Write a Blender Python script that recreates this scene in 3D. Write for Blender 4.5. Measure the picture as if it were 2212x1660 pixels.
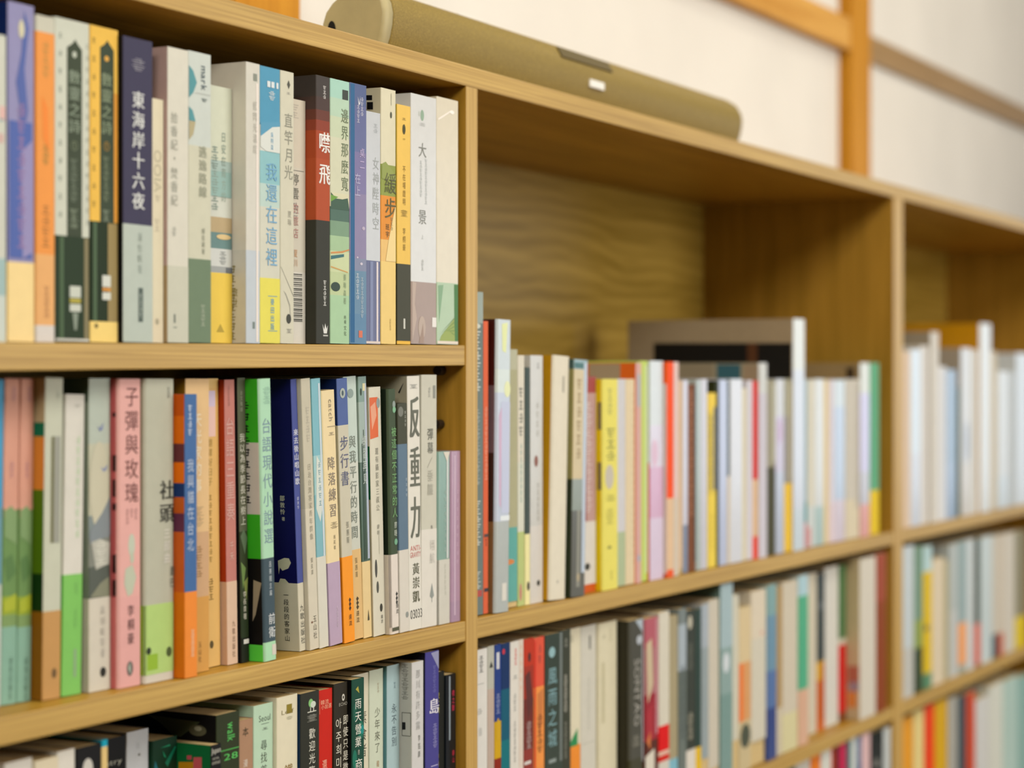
import bpy, bmesh, math
from mathutils import Vector
sc = bpy.context.scene
for o in list(bpy.data.objects): bpy.data.objects.remove(o)
COL = sc.collection
BASE = 1.45            # eye level above the floor; shelf heights below are measured from it

# ------------------------------------------------------------------ camera
cd = bpy.data.cameras.new('camera'); cam = bpy.data.objects.new('camera', cd); COL.objects.link(cam)
cd.sensor_width = 36.0; cd.lens = 4470.0 / 2212 * 36; cd.clip_start = .02
YAW, PITCH = .4874, -.0006
cam.location = (0, -.8865, BASE)
cam.rotation_euler = (math.pi / 2 + PITCH, 0, YAW - math.pi / 2)
cd.dof.use_dof = True; cd.dof.focus_distance = 1.66; cd.dof.aperture_fstop = 4.2; cd.dof.aperture_blades = 0
sc.camera = cam

# ------------------------------------------------------------------ world and room lamps
w = bpy.data.worlds.new('room_light'); sc.world = w; w.use_nodes = True
bg = w.node_tree.nodes['Background']; bg.inputs[0].default_value = (1.0, .95, .86, 1); bg.inputs[1].default_value = .012
def area(name, loc, sx, sy, power, col=(1, .96, .89), target=None, spread=math.pi):
    l = bpy.data.lights.new(name, 'AREA'); l.shape = 'RECTANGLE'; l.size = sx; l.size_y = sy; l.energy = power; l.color = col; l.spread = spread
    o = bpy.data.objects.new(name, l); COL.objects.link(o); o.location = loc
    d = (Vector(target) - Vector(loc)) if target else Vector((0, 0, -1))
    o.rotation_euler = d.to_track_quat('-Z', 'Y').to_euler()
    return o
area('window_daylight', (2.9, -3.0, 1.9), 2.4, 1.6, 64, col=(1, .985, .955), target=(1.8, 0, 1.3))
area('window_daylight', (10.5, -3.6, 1.75), 4.0, 1.9, 60, col=(.78, .89, 1), target=(4.5, 0, 1.4))
area('ceiling_panel_light', (1.4, -1.2, 2.93), 1.2, .6, 18)
area('ceiling_panel_light', (3.9, -1.2, 2.93), 1.2, .6, 14)
area('ceiling_panel_light', (-1.3, -1.5, 2.93), 1.2, .6, 72, target=(1.2, 0, 1.5))
area('wall_wash_light', (2.9, -.30, 2.93), 5.0, .12, 7.6, col=(1, .915, .80), target=(2.9, .34, 1.95))
sc.view_settings.view_transform = 'Standard'; sc.view_settings.look = 'None'
sc.view_settings.exposure = 0.0; sc.view_settings.gamma = 1.0; sc.view_settings.use_curve_mapping = False
sc.cycles.use_denoising = True; sc.cycles.max_bounces = 6; sc.cycles.diffuse_bounces = 2; sc.cycles.glossy_bounces = 2

# ------------------------------------------------------------------ materials
def lin(h):
    r = []
    for i in (0, 2, 4):
        c = int(h[i:i + 2], 16) / 255
        r.append(c / 12.92 if c <= .04045 else ((c + .055) / 1.055) ** 2.4)
    return r
K, SHEEN = 1.0, .010    # the photographed colour less the film of light every paper reflects
def ink_rgb(h): return [max(.003, min(.9, x * K - SHEEN)) for x in lin(h)]
MATS = {}
def paper(h, gloss=0):
    """printed paper: the ink colour with a faint fibre variation"""
    key = (h, gloss)
    if key in MATS: return MATS[key]
    m = bpy.data.materials.new('paper_' + h + ('_film' if gloss else '')); m.use_nodes = True
    nt = m.node_tree; p = nt.nodes['Principled BSDF']
    c = ink_rgb(h)
    n = nt.nodes.new('ShaderNodeTexNoise'); n.inputs['Scale'].default_value = 90; n.inputs['Detail'].default_value = 2
    r = nt.nodes.new('ShaderNodeValToRGB')
    r.color_ramp.elements[0].position = .3; r.color_ramp.elements[1].position = .7
    r.color_ramp.elements[0].color = [x * .975 for x in c] + [1]; r.color_ramp.elements[1].color = [min(.95, x * 1.02) for x in c] + [1]
    tc = nt.nodes.new('ShaderNodeTexCoord')
    nt.links.new(tc.outputs['Object'], n.inputs['Vector']); nt.links.new(n.outputs['Fac'], r.inputs['Fac']); nt.links.new(r.outputs['Color'], p.inputs['Base Color'])
    p.inputs['Roughness'].default_value = .55; p.inputs['Specular IOR Level'].default_value = .18
    if gloss:
        p.inputs['Roughness'].default_value = .38; p.inputs['Coat Weight'].default_value = .4; p.inputs['Coat Roughness'].default_value = .16
    MATS[key] = m
    return m
def ink(h):
    key = ('ink', h)
    if key in MATS: return MATS[key]
    m = bpy.data.materials.new('ink_' + h); m.use_nodes = True
    p = m.node_tree.nodes['Principled BSDF']; p.inputs['Base Color'].default_value = ink_rgb(h) + [1]
    p.inputs['Roughness'].default_value = .5; p.inputs['Specular IOR Level'].default_value = .3
    MATS[key] = m
    return m
def wood(name, a, b_, scale, rough=.42, rings=None, spec=.34):
    m = bpy.data.materials.new(name); m.use_nodes = True; nt = m.node_tree; p = nt.nodes['Principled BSDF']; L = nt.links.new
    tc = nt.nodes.new('ShaderNodeTexCoord'); mp = nt.nodes.new('ShaderNodeMapping'); mp.inputs['Scale'].default_value = scale
    L(tc.outputs['Object'], mp.inputs['Vector'])
    n = nt.nodes.new('ShaderNodeTexNoise'); n.inputs['Scale'].default_value = 1; n.inputs['Detail'].default_value = 6; n.inputs['Roughness'].default_value = .62
    n.inputs['Distortion'].default_value = .6
    L(mp.outputs['Vector'], n.inputs['Vector'])
    r = nt.nodes.new('ShaderNodeValToRGB'); e = r.color_ramp.elements
    e[0].position = .3; e[1].position = .72; e[0].color = lin(a) + [1]; e[1].color = lin(b_) + [1]
    src = n.outputs['Fac']
    if rings:
        mp2 = nt.nodes.new('ShaderNodeMapping'); mp2.inputs['Scale'].default_value = rings[0]; mp2.inputs['Location'].default_value = rings[1]
        L(tc.outputs['Object'], mp2.inputs['Vector'])
        wv = nt.nodes.new('ShaderNodeTexWave'); wv.wave_type = 'BANDS'; wv.bands_direction = 'Z'
        wv.inputs['Scale'].default_value = rings[2]; wv.inputs['Distortion'].default_value = 15; wv.inputs['Detail'].default_value = 3; wv.inputs['Detail Scale'].default_value = .4
        L(mp2.outputs['Vector'], wv.inputs['Vector'])
        mx = nt.nodes.new('ShaderNodeMix'); mx.inputs[0].default_value = .15
        L(n.outputs['Fac'], mx.inputs[2]); L(wv.outputs['Fac'], mx.inputs[3]); src = mx.outputs[0]
    L(src, r.inputs['Fac']); L(r.outputs['Color'], p.inputs['Base Color'])
    p.inputs['Roughness'].default_value = rough; p.inputs['Specular IOR Level'].default_value = spec
    bp = nt.nodes.new('ShaderNodeBump'); bp.inputs['Strength'].default_value = .06; bp.inputs['Distance'].default_value = .001
    L(n.outputs['Fac'], bp.inputs['Height']); L(bp.outputs['Normal'], p.inputs['Normal'])
    return m
def plain(name, h, rough=.5, spec=.3, noise=None):
    m = bpy.data.materials.new(name); m.use_nodes = True; nt = m.node_tree; p = nt.nodes['Principled BSDF']
    c = lin(h); p.inputs['Base Color'].default_value = c + [1]; p.inputs['Roughness'].default_value = rough; p.inputs['Specular IOR Level'].default_value = spec
    if noise:
        tc = nt.nodes.new('ShaderNodeTexCoord'); n = nt.nodes.new('ShaderNodeTexNoise'); n.inputs['Scale'].default_value = noise; n.inputs['Detail'].default_value = 3
        r = nt.nodes.new('ShaderNodeValToRGB'); r.color_ramp.elements[0].color = [x * .86 for x in c] + [1]; r.color_ramp.elements[1].color = [min(1, x * 1.1) for x in c] + [1]
        nt.links.new(tc.outputs['Object'], n.inputs['Vector']); nt.links.new(n.outputs['Fac'], r.inputs['Fac']); nt.links.new(r.outputs['Color'], p.inputs['Base Color'])
    return m
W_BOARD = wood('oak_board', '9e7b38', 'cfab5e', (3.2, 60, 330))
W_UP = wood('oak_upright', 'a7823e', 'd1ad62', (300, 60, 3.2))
W_SHADED = wood('oak_shaded', '96701e', 'bf9238', (3.2, 60, 60), spec=.2)  # same oak as the front edges, with shade painted into a deeper colour
W_SHADEDV = wood('oak_shaded_upright', '96701e', 'bf9036', (60, 60, 3.2), spec=.2)
W_BACK = wood('oak_back_panel', '8a6c1c', 'b4923f', (2.5, 10, 60), rings=((.38, 1, 1), (0, 0, 0), 16))
W_POST = wood('honey_pine_post', 'b5761a', 'd8982c', (30, 20, 2.0), rough=.5, spec=.1)
W_RAIL = wood('honey_pine_rail', 'c68a34', 'e6b058', (2.0, 20, 40), rough=.5, spec=.15)
W_RAILB = wood('pale_pine_rail', '9a7846', 'b08c58', (2.0, 20, 40), rough=.42)
M_WALL = plain('cream_wall_paper', 'ece6da', .8, .2, 3.0)
M_PAGES = plain('page_edges', 'cbb27e', .8, .1, 240)
M_PIN = plain('dark_peg', '2a2018', .4)

# ------------------------------------------------------------------ mesh helpers
def mesh_obj(name, verts, faces, mats, fmat=None, parent=None, smooth=False):
    me = bpy.data.meshes.new(name); me.from_pydata(verts, [], faces); 
    for m in mats: me.materials.append(m)
    if fmat: me.polygons.foreach_set('material_index', fmat)
    if smooth: me.polygons.foreach_set('use_smooth', [True] * len(me.polygons))
    me.update(); o = bpy.data.objects.new(name, me); COL.objects.link(o)
    if parent: o.parent = parent
    return o
def box(name, lo, hi, mat, parent=None, bev=.0, skew=0.0, faces=None):
    bm = bmesh.new(); bmesh.ops.create_cube(bm, size=1)
    for v in bm.verts:
        v.co = Vector([lo[i] + (v.co[i] + .5) * (hi[i] - lo[i]) for i in range(3)])
        v.co.z += skew * (v.co.x - lo[0])
    if bev: bmesh.ops.bevel(bm, geom=list(bm.edges), offset=bev, segments=2, affect='EDGES', profile=.6)
    me = bpy.data.meshes.new(name); bm.to_mesh(me); bm.free(); me.materials.append(mat)
    if faces:                                 # one oak: front edge paler with painted glare, other faces darkened
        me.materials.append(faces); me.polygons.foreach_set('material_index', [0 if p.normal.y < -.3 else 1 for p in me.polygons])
    o = bpy.data.objects.new(name, me); COL.objects.link(o)
    if parent: o.parent = parent
    return o
def empty(name, loc=(0, 0, 0)):
    o = bpy.data.objects.new(name, None); COL.objects.link(o); o.location = loc; o.empty_display_size = .02
    return o
def tag(o, label, cat, group=None):
    o['label'] = label; o['category'] = cat
    if group: o['group'] = group
def structure(o): o['kind'] = 'structure'; return o

# ------------------------------------------------------------------ the room
structure(box('floor', (-2.5, -4, -.05), (8, .6, 0), wood('floor_boards', '8a6a40', 'a98a58', (2, 12, 8))))
structure(box('ceiling', (-2.5, -4, 3.0), (8, .6, 3.05), plain('ceiling_paint', 'e9e4d8', .8)))
structure(box('wall_back', (-2.5, .40, 0), (8, .46, 3.0), M_WALL))
T0 = BASE
structure(box('wall_middle', (1.79, .345, 0), (3.60, .40, 3.0), M_WALL))
structure(box('wall_left', (-.2, .345, 0), (1.70, .40, 3.0), M_WALL))
structure(box('wall_right', (3.69, .36, 0), (7.0, .40, 3.0), M_WALL))
structure(box('trim_1', (1.69, .32, 0), (1.805, .40, 3.0), W_POST, bev=.002))
structure(box('trim_2', (3.585, .32, 0), (3.697, .40, 3.0), W_POST, bev=.004))
structure(box('trim_3', (1.805, .322, T0 + .600), (3.585, .345, T0 + .658), W_RAIL, bev=.002))
structure(box('trim_4', (3.697, .350, T0 + .610), (7.0, .36, T0 + .660), W_RAILB, bev=.002))

# ------------------------------------------------------------------ the bookcase
ZTB, ZTT = .2607, .2790; Z2, Z3, Z4 = -.2094, -.4550, -.7000; TH = .0178; DEP = .294
UPX = ((.366, .387), (1.5865, 1.6075), (2.8157, 2.8365), (2.8370, 2.8590), (4.080, 4.101))
case = empty('bookcase', (2.2, .147, 0)); tag(case, 'wide oak bookcase with open bays holding every book, against the panelled wall', 'bookcase')
def cpart(name, lo, hi, mat, **k):
    o = box(name, (lo[0] - 2.2, lo[1] - .147, lo[2] + BASE), (hi[0] - 2.2, hi[1] - .147, hi[2] + BASE), mat, case, **k)
    return o
cpart('top_board', (.366, 0, ZTB), (4.101, DEP, ZTT), W_BOARD, bev=.0011, faces=W_SHADED)
for a, c in UPX: cpart('upright', (a, 0, -BASE), (c, DEP, ZTB), W_UP, bev=.0006, faces=W_SHADEDV)
S1 = .0131
def z1(x): return .0252 + S1 * (x - .9907)
cpart('shelf', (.387, .001, z1(.387) - TH), (1.5865, DEP - .008, z1(.387)), W_BOARD, bev=.0009, skew=S1, faces=W_SHADED)
BAYS = ((.387, 1.5865), (1.6075, 2.8157), (2.8590, 4.080))
for a, c in BAYS:
    cpart('back_panel', (a, DEP - .006, -BASE + .06), (c, DEP, ZTB), W_BACK)
    for z in (Z2, Z3, Z4, -.945, -1.19): cpart('shelf', (a, .0005, z - TH), (c, DEP - .006, z), W_BOARD, bev=.0009, faces=W_SHADED)
    cpart('plinth', (a, .02, -BASE), (c, .04, -1.19 - TH), W_BOARD)
def pin(y, z):
    bm = bmesh.new(); bmesh.ops.create_cone(bm, cap_ends=True, segments=16, radius1=.0042, radius2=.0042, depth=.010)
    me = bpy.data.meshes.new('shelf_pin'); 
    for v in bm.verts: v.co = Vector((v.co.z + 1.5865 - .004 - 2.2, v.co.x + y - .147, v.co.y + z + BASE))
    bm.to_mesh(me); bm.free(); me.materials.append(M_PIN); o = bpy.data.objects.new('shelf_pin', me); COL.objects.link(o); o.parent = case
PINS = [(0.0257, -0.0367), (0.0243, 0.0108)]
for y, z in PINS: pin(y, z)

# ------------------------------------------------------------------ the sound bar on the top board
bar = empty('soundbar', (1.945, .076, BASE + ZTT)); tag(bar, 'long grey-brown cloth-fronted soundbar lying on the bookcase top', 'soundbar')
PROF = [(-.022, .002), (-.0265, .010), (-.0305, .020), (-.0330, .031), (-.0338, .041), (-.0320, .050), (-.0275, .0575), (-.0195, .0630), (-.009, .0655), (.001, .0645), (.012, .0600), (.022, .0530), (.029, .0450), (.0325, .0350), (.0335, .020), (.0325, .006), (.030, .002)]
HX = .415
def loft(name, xs, mat, smooth=True):
    V, Fc = [], []; n = len(PROF)
    for x, s in xs:
        for y, z in PROF: V.append((x, y * s, .033 + (z - .033) * s))
    for k in range(len(xs) - 1):
        for j in range(n): Fc.append((k * n + j, k * n + (j + 1) % n, (k + 1) * n + (j + 1) % n, (k + 1) * n + j))
    Fc.append(tuple(range(n - 1, -1, -1))); Fc.append(tuple((len(xs) - 1) * n + j for j in range(n)))
    o = mesh_obj(name, V, Fc, [mat], parent=bar)
    me = o.data; me.polygons.foreach_set('use_smooth', [smooth and len(p.vertices) == 4 for p in me.polygons])
    return o
gm = bpy.data.materials.new('speaker_cloth'); gm.use_nodes = True; nt = gm.node_tree; p = nt.nodes['Principled BSDF']
tc = nt.nodes.new('ShaderNodeTexCoord'); mp = nt.nodes.new('ShaderNodeMapping'); mp.inputs['Scale'].default_value = (1000, 1000, 1000); nt.links.new(tc.outputs['Object'], mp.inputs['Vector'])
vo = nt.nodes.new('ShaderNodeTexVoronoi'); vo.inputs['Scale'].default_value = 1; nt.links.new(mp.outputs['Vector'], vo.inputs['Vector'])
rp = nt.nodes.new('ShaderNodeValToRGB'); rp.color_ramp.elements[0].color = lin('685624') + [1]; rp.color_ramp.elements[1].color = lin('a48b42') + [1]; nt.links.new(vo.outputs['Distance'], rp.inputs['Fac']); nt.links.new(rp.outputs['Color'], p.inputs['Base Color'])  # grey cloth tinted olive-brown: warm reflected light painted in
bp = nt.nodes.new('ShaderNodeBump'); bp.inputs['Strength'].default_value = .3; bp.inputs['Distance'].default_value = .0004; nt.links.new(vo.outputs['Distance'], bp.inputs['Height']); nt.links.new(bp.outputs['Normal'], p.inputs['Normal'])
p.inputs['Roughness'].default_value = .5; p.inputs['Specular IOR Level'].default_value = .22
M_CAP = plain('speaker_end_plastic', 'b3a575', .5, .45, 60)
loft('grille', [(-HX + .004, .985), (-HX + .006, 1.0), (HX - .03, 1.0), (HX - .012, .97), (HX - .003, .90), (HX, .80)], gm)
cap = loft('end_cap', [(-HX - .010, .90), (-HX - .0085, .95), (-HX - .005, .975), (-HX + .0035, .985)], M_CAP)
def disc(name, c, ry, rz, axis, mat, parent, thick=.001, n=28):
    V, Fc = [], []
    for k in (0, 1):
        for i in range(n):
            a = 2 * math.pi * i / n; u, v = ry * math.cos(a), rz * math.sin(a)
            if axis == 'x': V.append((c[0] - k * thick, c[1] + u, c[2] + v))
            else: V.append((c[0] + u, c[1] - k * thick, c[2] + v))
    for i in range(n): Fc.append((i, (i + 1) % n, n + (i + 1) % n, n + i))
    Fc += [tuple(range(n)), tuple(range(2 * n - 1, n - 1, -1))]
    return mesh_obj(name, V, Fc, [mat], parent=parent)
disc('bass_port', (-HX - .0096, .021, .028), .0042, .0085, 'x', plain('port_black', '0a0906', .7), bar, .0008)
# raised brand plate, display window and white strips standing in for highlights on the top
box('badge', (-.022, -.0349, .0265), (.012, -.0325, .0345), plain('badge_silver', 'efece2', .3, .6), bar, bev=.0006)
dm = plain('display_smoked', '5c4e24', .5, .25)
o = box('display', (-.085, -.0008, -.006), (.035, .0008, .006), dm, bar, bev=.0005); o.location = (0, -.0304, .0540); o.rotation_euler = (-.52, 0, 0)
o = box('highlight_strip', (-.26, -.006, -.0006), (-.20, .006, .0006), plain('highlight_white', 'e6e2da', .2, .6), bar, bev=.0004); o.location = (0, -.007, .0662); o.rotation_euler = (.05, 0, 0)
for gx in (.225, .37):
    o = box('highlight_strip', (gx - .03, -.005, -.0006), (gx + .03, .005, .0006), plain('highlight_white', 'e6e2da', .2, .6), bar, bev=.0004); o.location = (0, -.007, .0660); o.rotation_euler = (.05, 0, 0)

# ------------------------------------------------------------------ books
GLY = {}
def glyph(ch, off):
    """outline of one character as flat faces, centred and scaled to a unit em"""
    if (ch, off) in GLY: return GLY[ch, off]
    cu = bpy.data.curves.new('glyph', 'FONT'); cu.body = ch; cu.size = 1; cu.resolution_u = 3
    o = bpy.data.objects.new('glyph', cu); COL.objects.link(o)
    dg = bpy.context.evaluated_depsgraph_get(); me = bpy.data.meshes.new_from_object(o.evaluated_get(dg))
    v = [(a.co.x, a.co.y) for a in me.vertices]; f = [tuple(q.vertices) for q in me.polygons]
    bpy.data.objects.remove(o); bpy.data.curves.remove(cu); bpy.data.meshes.remove(me)
    if v:
        xs = [a[0] for a in v]; ys = [a[1] for a in v]
        bb = (min(xs), max(xs), min(ys), max(ys))
    else: bb = (0, 0, 0, 0)
    GLY[ch, off] = (v, f, bb); return GLY[ch, off]
class Flat:
    """flat print or painted film sheen on a book face: collects polygons in (across, up) millimetres of the spine 's' or of the front cover 'c'"""
    def __init__(s): s.v, s.f, s.m, s.mats, s.ix, s.k = [], [], [], [], {}, 0
    def mat(s, h):
        if h not in s.ix: s.ix[h] = len(s.mats); s.mats.append(ink(h))
        return s.ix[h]
    def poly(s, pts, faces, h, lift=0):
        n = len(s.v); s.v += [(x, y, lift) for x, y in pts]; s.f += [tuple(n + i for i in fc) for fc in faces]; s.m += [s.mat(h)] * len(faces)
    def build(s, name, parent, plane, w, off):
        if not s.f: return
        if plane == 's': V = [((x - w / 2) / 1000, -(off + l) / 1000, z / 1000) for x, z, l in s.v]; F = s.f
        else: V = [(-(w / 2 + off + l) / 1000, y / 1000, z / 1000) for y, z, l in s.v]; F = s.f
        return mesh_obj(name, V, F, s.mats, s.m, parent)
def mark(fl, it, lift):
    k = it[0]; c = it[-1]
    if k == 'p':
        fl.poly(it[1], [tuple(range(len(it[1])))], c, lift)
    elif k == 'e':
        x0, z0, x1, z1_ = it[1:5]; n = 20
        fl.poly([((x0 + x1) / 2 + (x1 - x0) / 2 * math.cos(2 * math.pi * i / n), (z0 + z1_) / 2 + (z1_ - z0) / 2 * math.sin(2 * math.pi * i / n)) for i in range(n)], [tuple(range(n))], c, lift)
    elif k == 'd':                       # column of tiny illegible characters
        xc, za, zb, n, wd = it[1:6]; st = (za - zb) / n; q = int(xc * 7 + za)
        for i in range(n):
            zt = za - i * st; h = min(st * .8, max(wd, 1.0) * 1.1); t = h * .16
            for j in range(3):
                a = wd / 2 * (1 - .25 * ((q + i + j) % 3)); z = zt - h * (.1 + .38 * j)
                fl.poly([(xc - a, z - t), (xc + a, z - t), (xc + a, z), (xc - a, z)], [(0, 1, 2, 3)], c, lift)
            sx = xc + wd * .2 * (((q + i) % 3) - 1)
            fl.poly([(sx - t / 2, zt - h), (sx + t / 2, zt - h), (sx + t / 2, zt), (sx - t / 2, zt)], [(0, 1, 2, 3)], c, lift + .01)
def text(fl, it, lift):
    k, s, xc, za, zb, ws, wt, c = it
    if k == 't':
        st = (za - zb) / len(s)
        for i, ch in enumerate(s):
            v, f, bb = glyph(ch, 0)
            if not f: continue
            S = st * (.89 if ord(ch) > 0x2000 else 1.05); zc = za - (i + .5) * st; mx = (bb[0] + bb[1]) / 2; my = .38 if ord(ch) > 0x2000 else .35
            for q, sh in enumerate((0,) if wt <= 0 else (-wt, 0, wt)):      # heavier weights: strokes widened sideways
                fl.poly([(xc + (x - mx + sh) * S * ws, zc + (y - my) * S) for x, y in v], f, c, lift + q * .04)
    else:
        adv = []; x = 0
        for ch in s:
            v, f, bb = glyph(ch, 0); adv.append((x, v, f)); x += (bb[1] + .07) if f else .3
        tot = max(x - .07, .01); hi = .72
        if k == 'tr':                    # whole line turned a quarter, reading downwards
            S = (za - zb) / tot
            for ax, v, f in adv:
                if f: fl.poly([(xc + (y - .3) * S * ws, za - (ax + X) * S) for X, y in v], f, c, lift)
        else:                            # horizontal line, width ws (mm), height from za to zb
            Sx = ws / tot; Sz = (za - zb) / hi
            for ax, v, f in adv:
                if f: fl.poly([(xc - ws / 2 + (ax + X) * Sx, zb + y * Sz) for X, y in v], f, c, lift)
def shell(w, d, r, t, o, zs):
    """U-shaped wrap (front cover, spine, back cover): vertices per level, outer loop then inner loop"""
    w2 = w / 2 + o; out, inn = [], []
    pts = [(-w2, d)]
    for i in range(5):
        a = math.pi / 2 * i / 4; pts.append((-w2 + r - r * math.cos(a), r - o - r * math.sin(a)))
    pts += [(-x, y) for x, y in reversed(pts)]
    for x, y in pts:
        out.append((x, y)); inn.append((max(-w2 + t, min(w2 - t, x)), max(t - o, y)))
    return out, inn
def wrap(name, w, d, r, t, o, zs, spine, side, parent, gloss):
    out, inn = shell(w, d, r, t, o, zs); n = len(out); V, Fc, Fm, mats, ix = [], [], [], [], {}
    def mi(h):
        if h not in ix: ix[h] = len(mats); mats.append(paper(h, gloss))
        return ix[h]
    for z in zs: V += [(x / 1000, y / 1000, z / 1000) for x, y in out] + [(x / 1000, y / 1000, z / 1000) for x, y in inn]
    for k in range(len(zs) - 1):
        a, c = k * 2 * n, (k + 1) * 2 * n
        for j in range(n - 1):
            Fc.append((a + j, a + j + 1, c + j + 1, c + j)); Fm.append(mi(side[k] if j < 2 else spine[k]))
            Fc.append((a + n + j + 1, a + n + j, c + n + j, c + n + j + 1)); Fm.append(mi(spine[k]))
        for j in (0, n - 1):
            q = (a + j, c + j, c + n + j, a + n + j); Fc.append(q if j == 0 else q[::-1]); Fm.append(mi(spine[k]))
    for lv, flip in ((0, 1), (len(zs) - 1, 0)):
        a = lv * 2 * n; kk = min(lv, len(spine) - 1)
        for j in range(n - 1):
            q = (a + j, a + j + 1, a + n + j + 1, a + n + j); Fc.append(q[::-1] if flip else q); Fm.append(mi(spine[kk]))
    o_ = mesh_obj(name, V, Fc, mats, Fm, parent)
    o_.data.polygons.foreach_set('use_smooth', [False] * len(Fc))
    return o_
def levels(segs, H):
    zs, cols = [H], []
    for i in range(0, len(segs), 2):
        cols.append(segs[i])
        zs.append(segs[i + 1] if i + 1 < len(segs) else 0)
    return zs[::-1], cols[::-1]
def at_level(zs, cols, z):
    for k in range(len(cols)):
        if z <= zs[k + 1]: return cols[k]
    return cols[-1]
def book(group, X, S, Z, w, H, D, lean, r, gloss, segs, side, obi, prints, texts, label):
    root = empty('book', ((X + w / 2) / 1000, S / 1000, BASE + Z / 1000 + .0004 + abs(math.sin(lean)) * w / 2000 + (S1 * w / 2000 if 'top left' in group else 0)))
    root.rotation_euler = (0, lean, 0); tag(root, label, 'book', group)
    zs, sp = levels(segs, H)
    if side:  # front cover colours, many darker than the spine with shade painted in
        zs2, sd = levels(side, H); al = sorted(set(zs) | set(zs2))
        sp_ = [at_level(zs, sp, (al[k] + al[k + 1]) / 2) for k in range(len(al) - 1)]; sd_ = [at_level(zs2, sd, (al[k] + al[k + 1]) / 2) for k in range(len(al) - 1)]
    else: al, sp_, sd_ = zs, sp, sp
    t = .45; r = min(r, w * .4)
    wrap('cover', w, D, r, t, 0, al, sp_, sd_, root, gloss)
    x = (w / 2 - t - .05) / 1000
    box('page_block', (-x, max(t + .3, r) / 1000, .0004), (x, (D - 1.2) / 1000, (H - .5) / 1000), M_PAGES, root)
    off = .1
    if obi:
        za, zb, hx = obi; zm = (za + zb) / 2
        wrap('paper_band', w, D - 2, r, .12, .14, [zb, za], [hx], [at_level(zs2, sd, zm) if side else hx], root, gloss)
        off = .24
    band = root.children[-1] if obi else None
    def span(it):
        if it[0] == 'p': zz = [q[1] for q in it[1]]; return min(zz), max(zz)
        if it[0] == 'e': return it[2], it[4]
        if it[0] == 'd': return it[3], it[2]
        return it[4], it[3]                                       # a line of text
    # neighbouring marks form one part; marks far apart on the spine are parts of their own
    for kind, items in (('print', [(pl, it, .012 * i) for i, (pl, it) in enumerate(prints)]), ('lettering', [(pl, it, .012 * len(prints) + .03) for pl, it in texts])):
        for plane in 'sc':
            todo = sorted([(span(it)[1], span(it)[0], it, lf) for pl, it, lf in items if pl == plane], key=lambda q: -q[0])
            while todo:
                top, low = todo[0][0], todo[0][1]; grp = []
                inband = band and (top + low) / 2 < obi[0]
                rest = []
                for q in todo:
                    if q[0] >= low - 8 and bool(band and (q[0] + q[1]) / 2 < obi[0]) == bool(inband): grp.append(q); low = min(low, q[1])
                    else: rest.append(q)
                todo = rest
                fl = Flat()
                for q in grp: (mark if kind == 'print' else text)(fl, q[2], q[3])
                nm = ('spine_' if plane == 's' else 'cover_') + kind  # print parts also carry painted sheen on film-wrapped books
                fl.build(nm, band if inband else root, plane, w, off)
    return root
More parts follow.
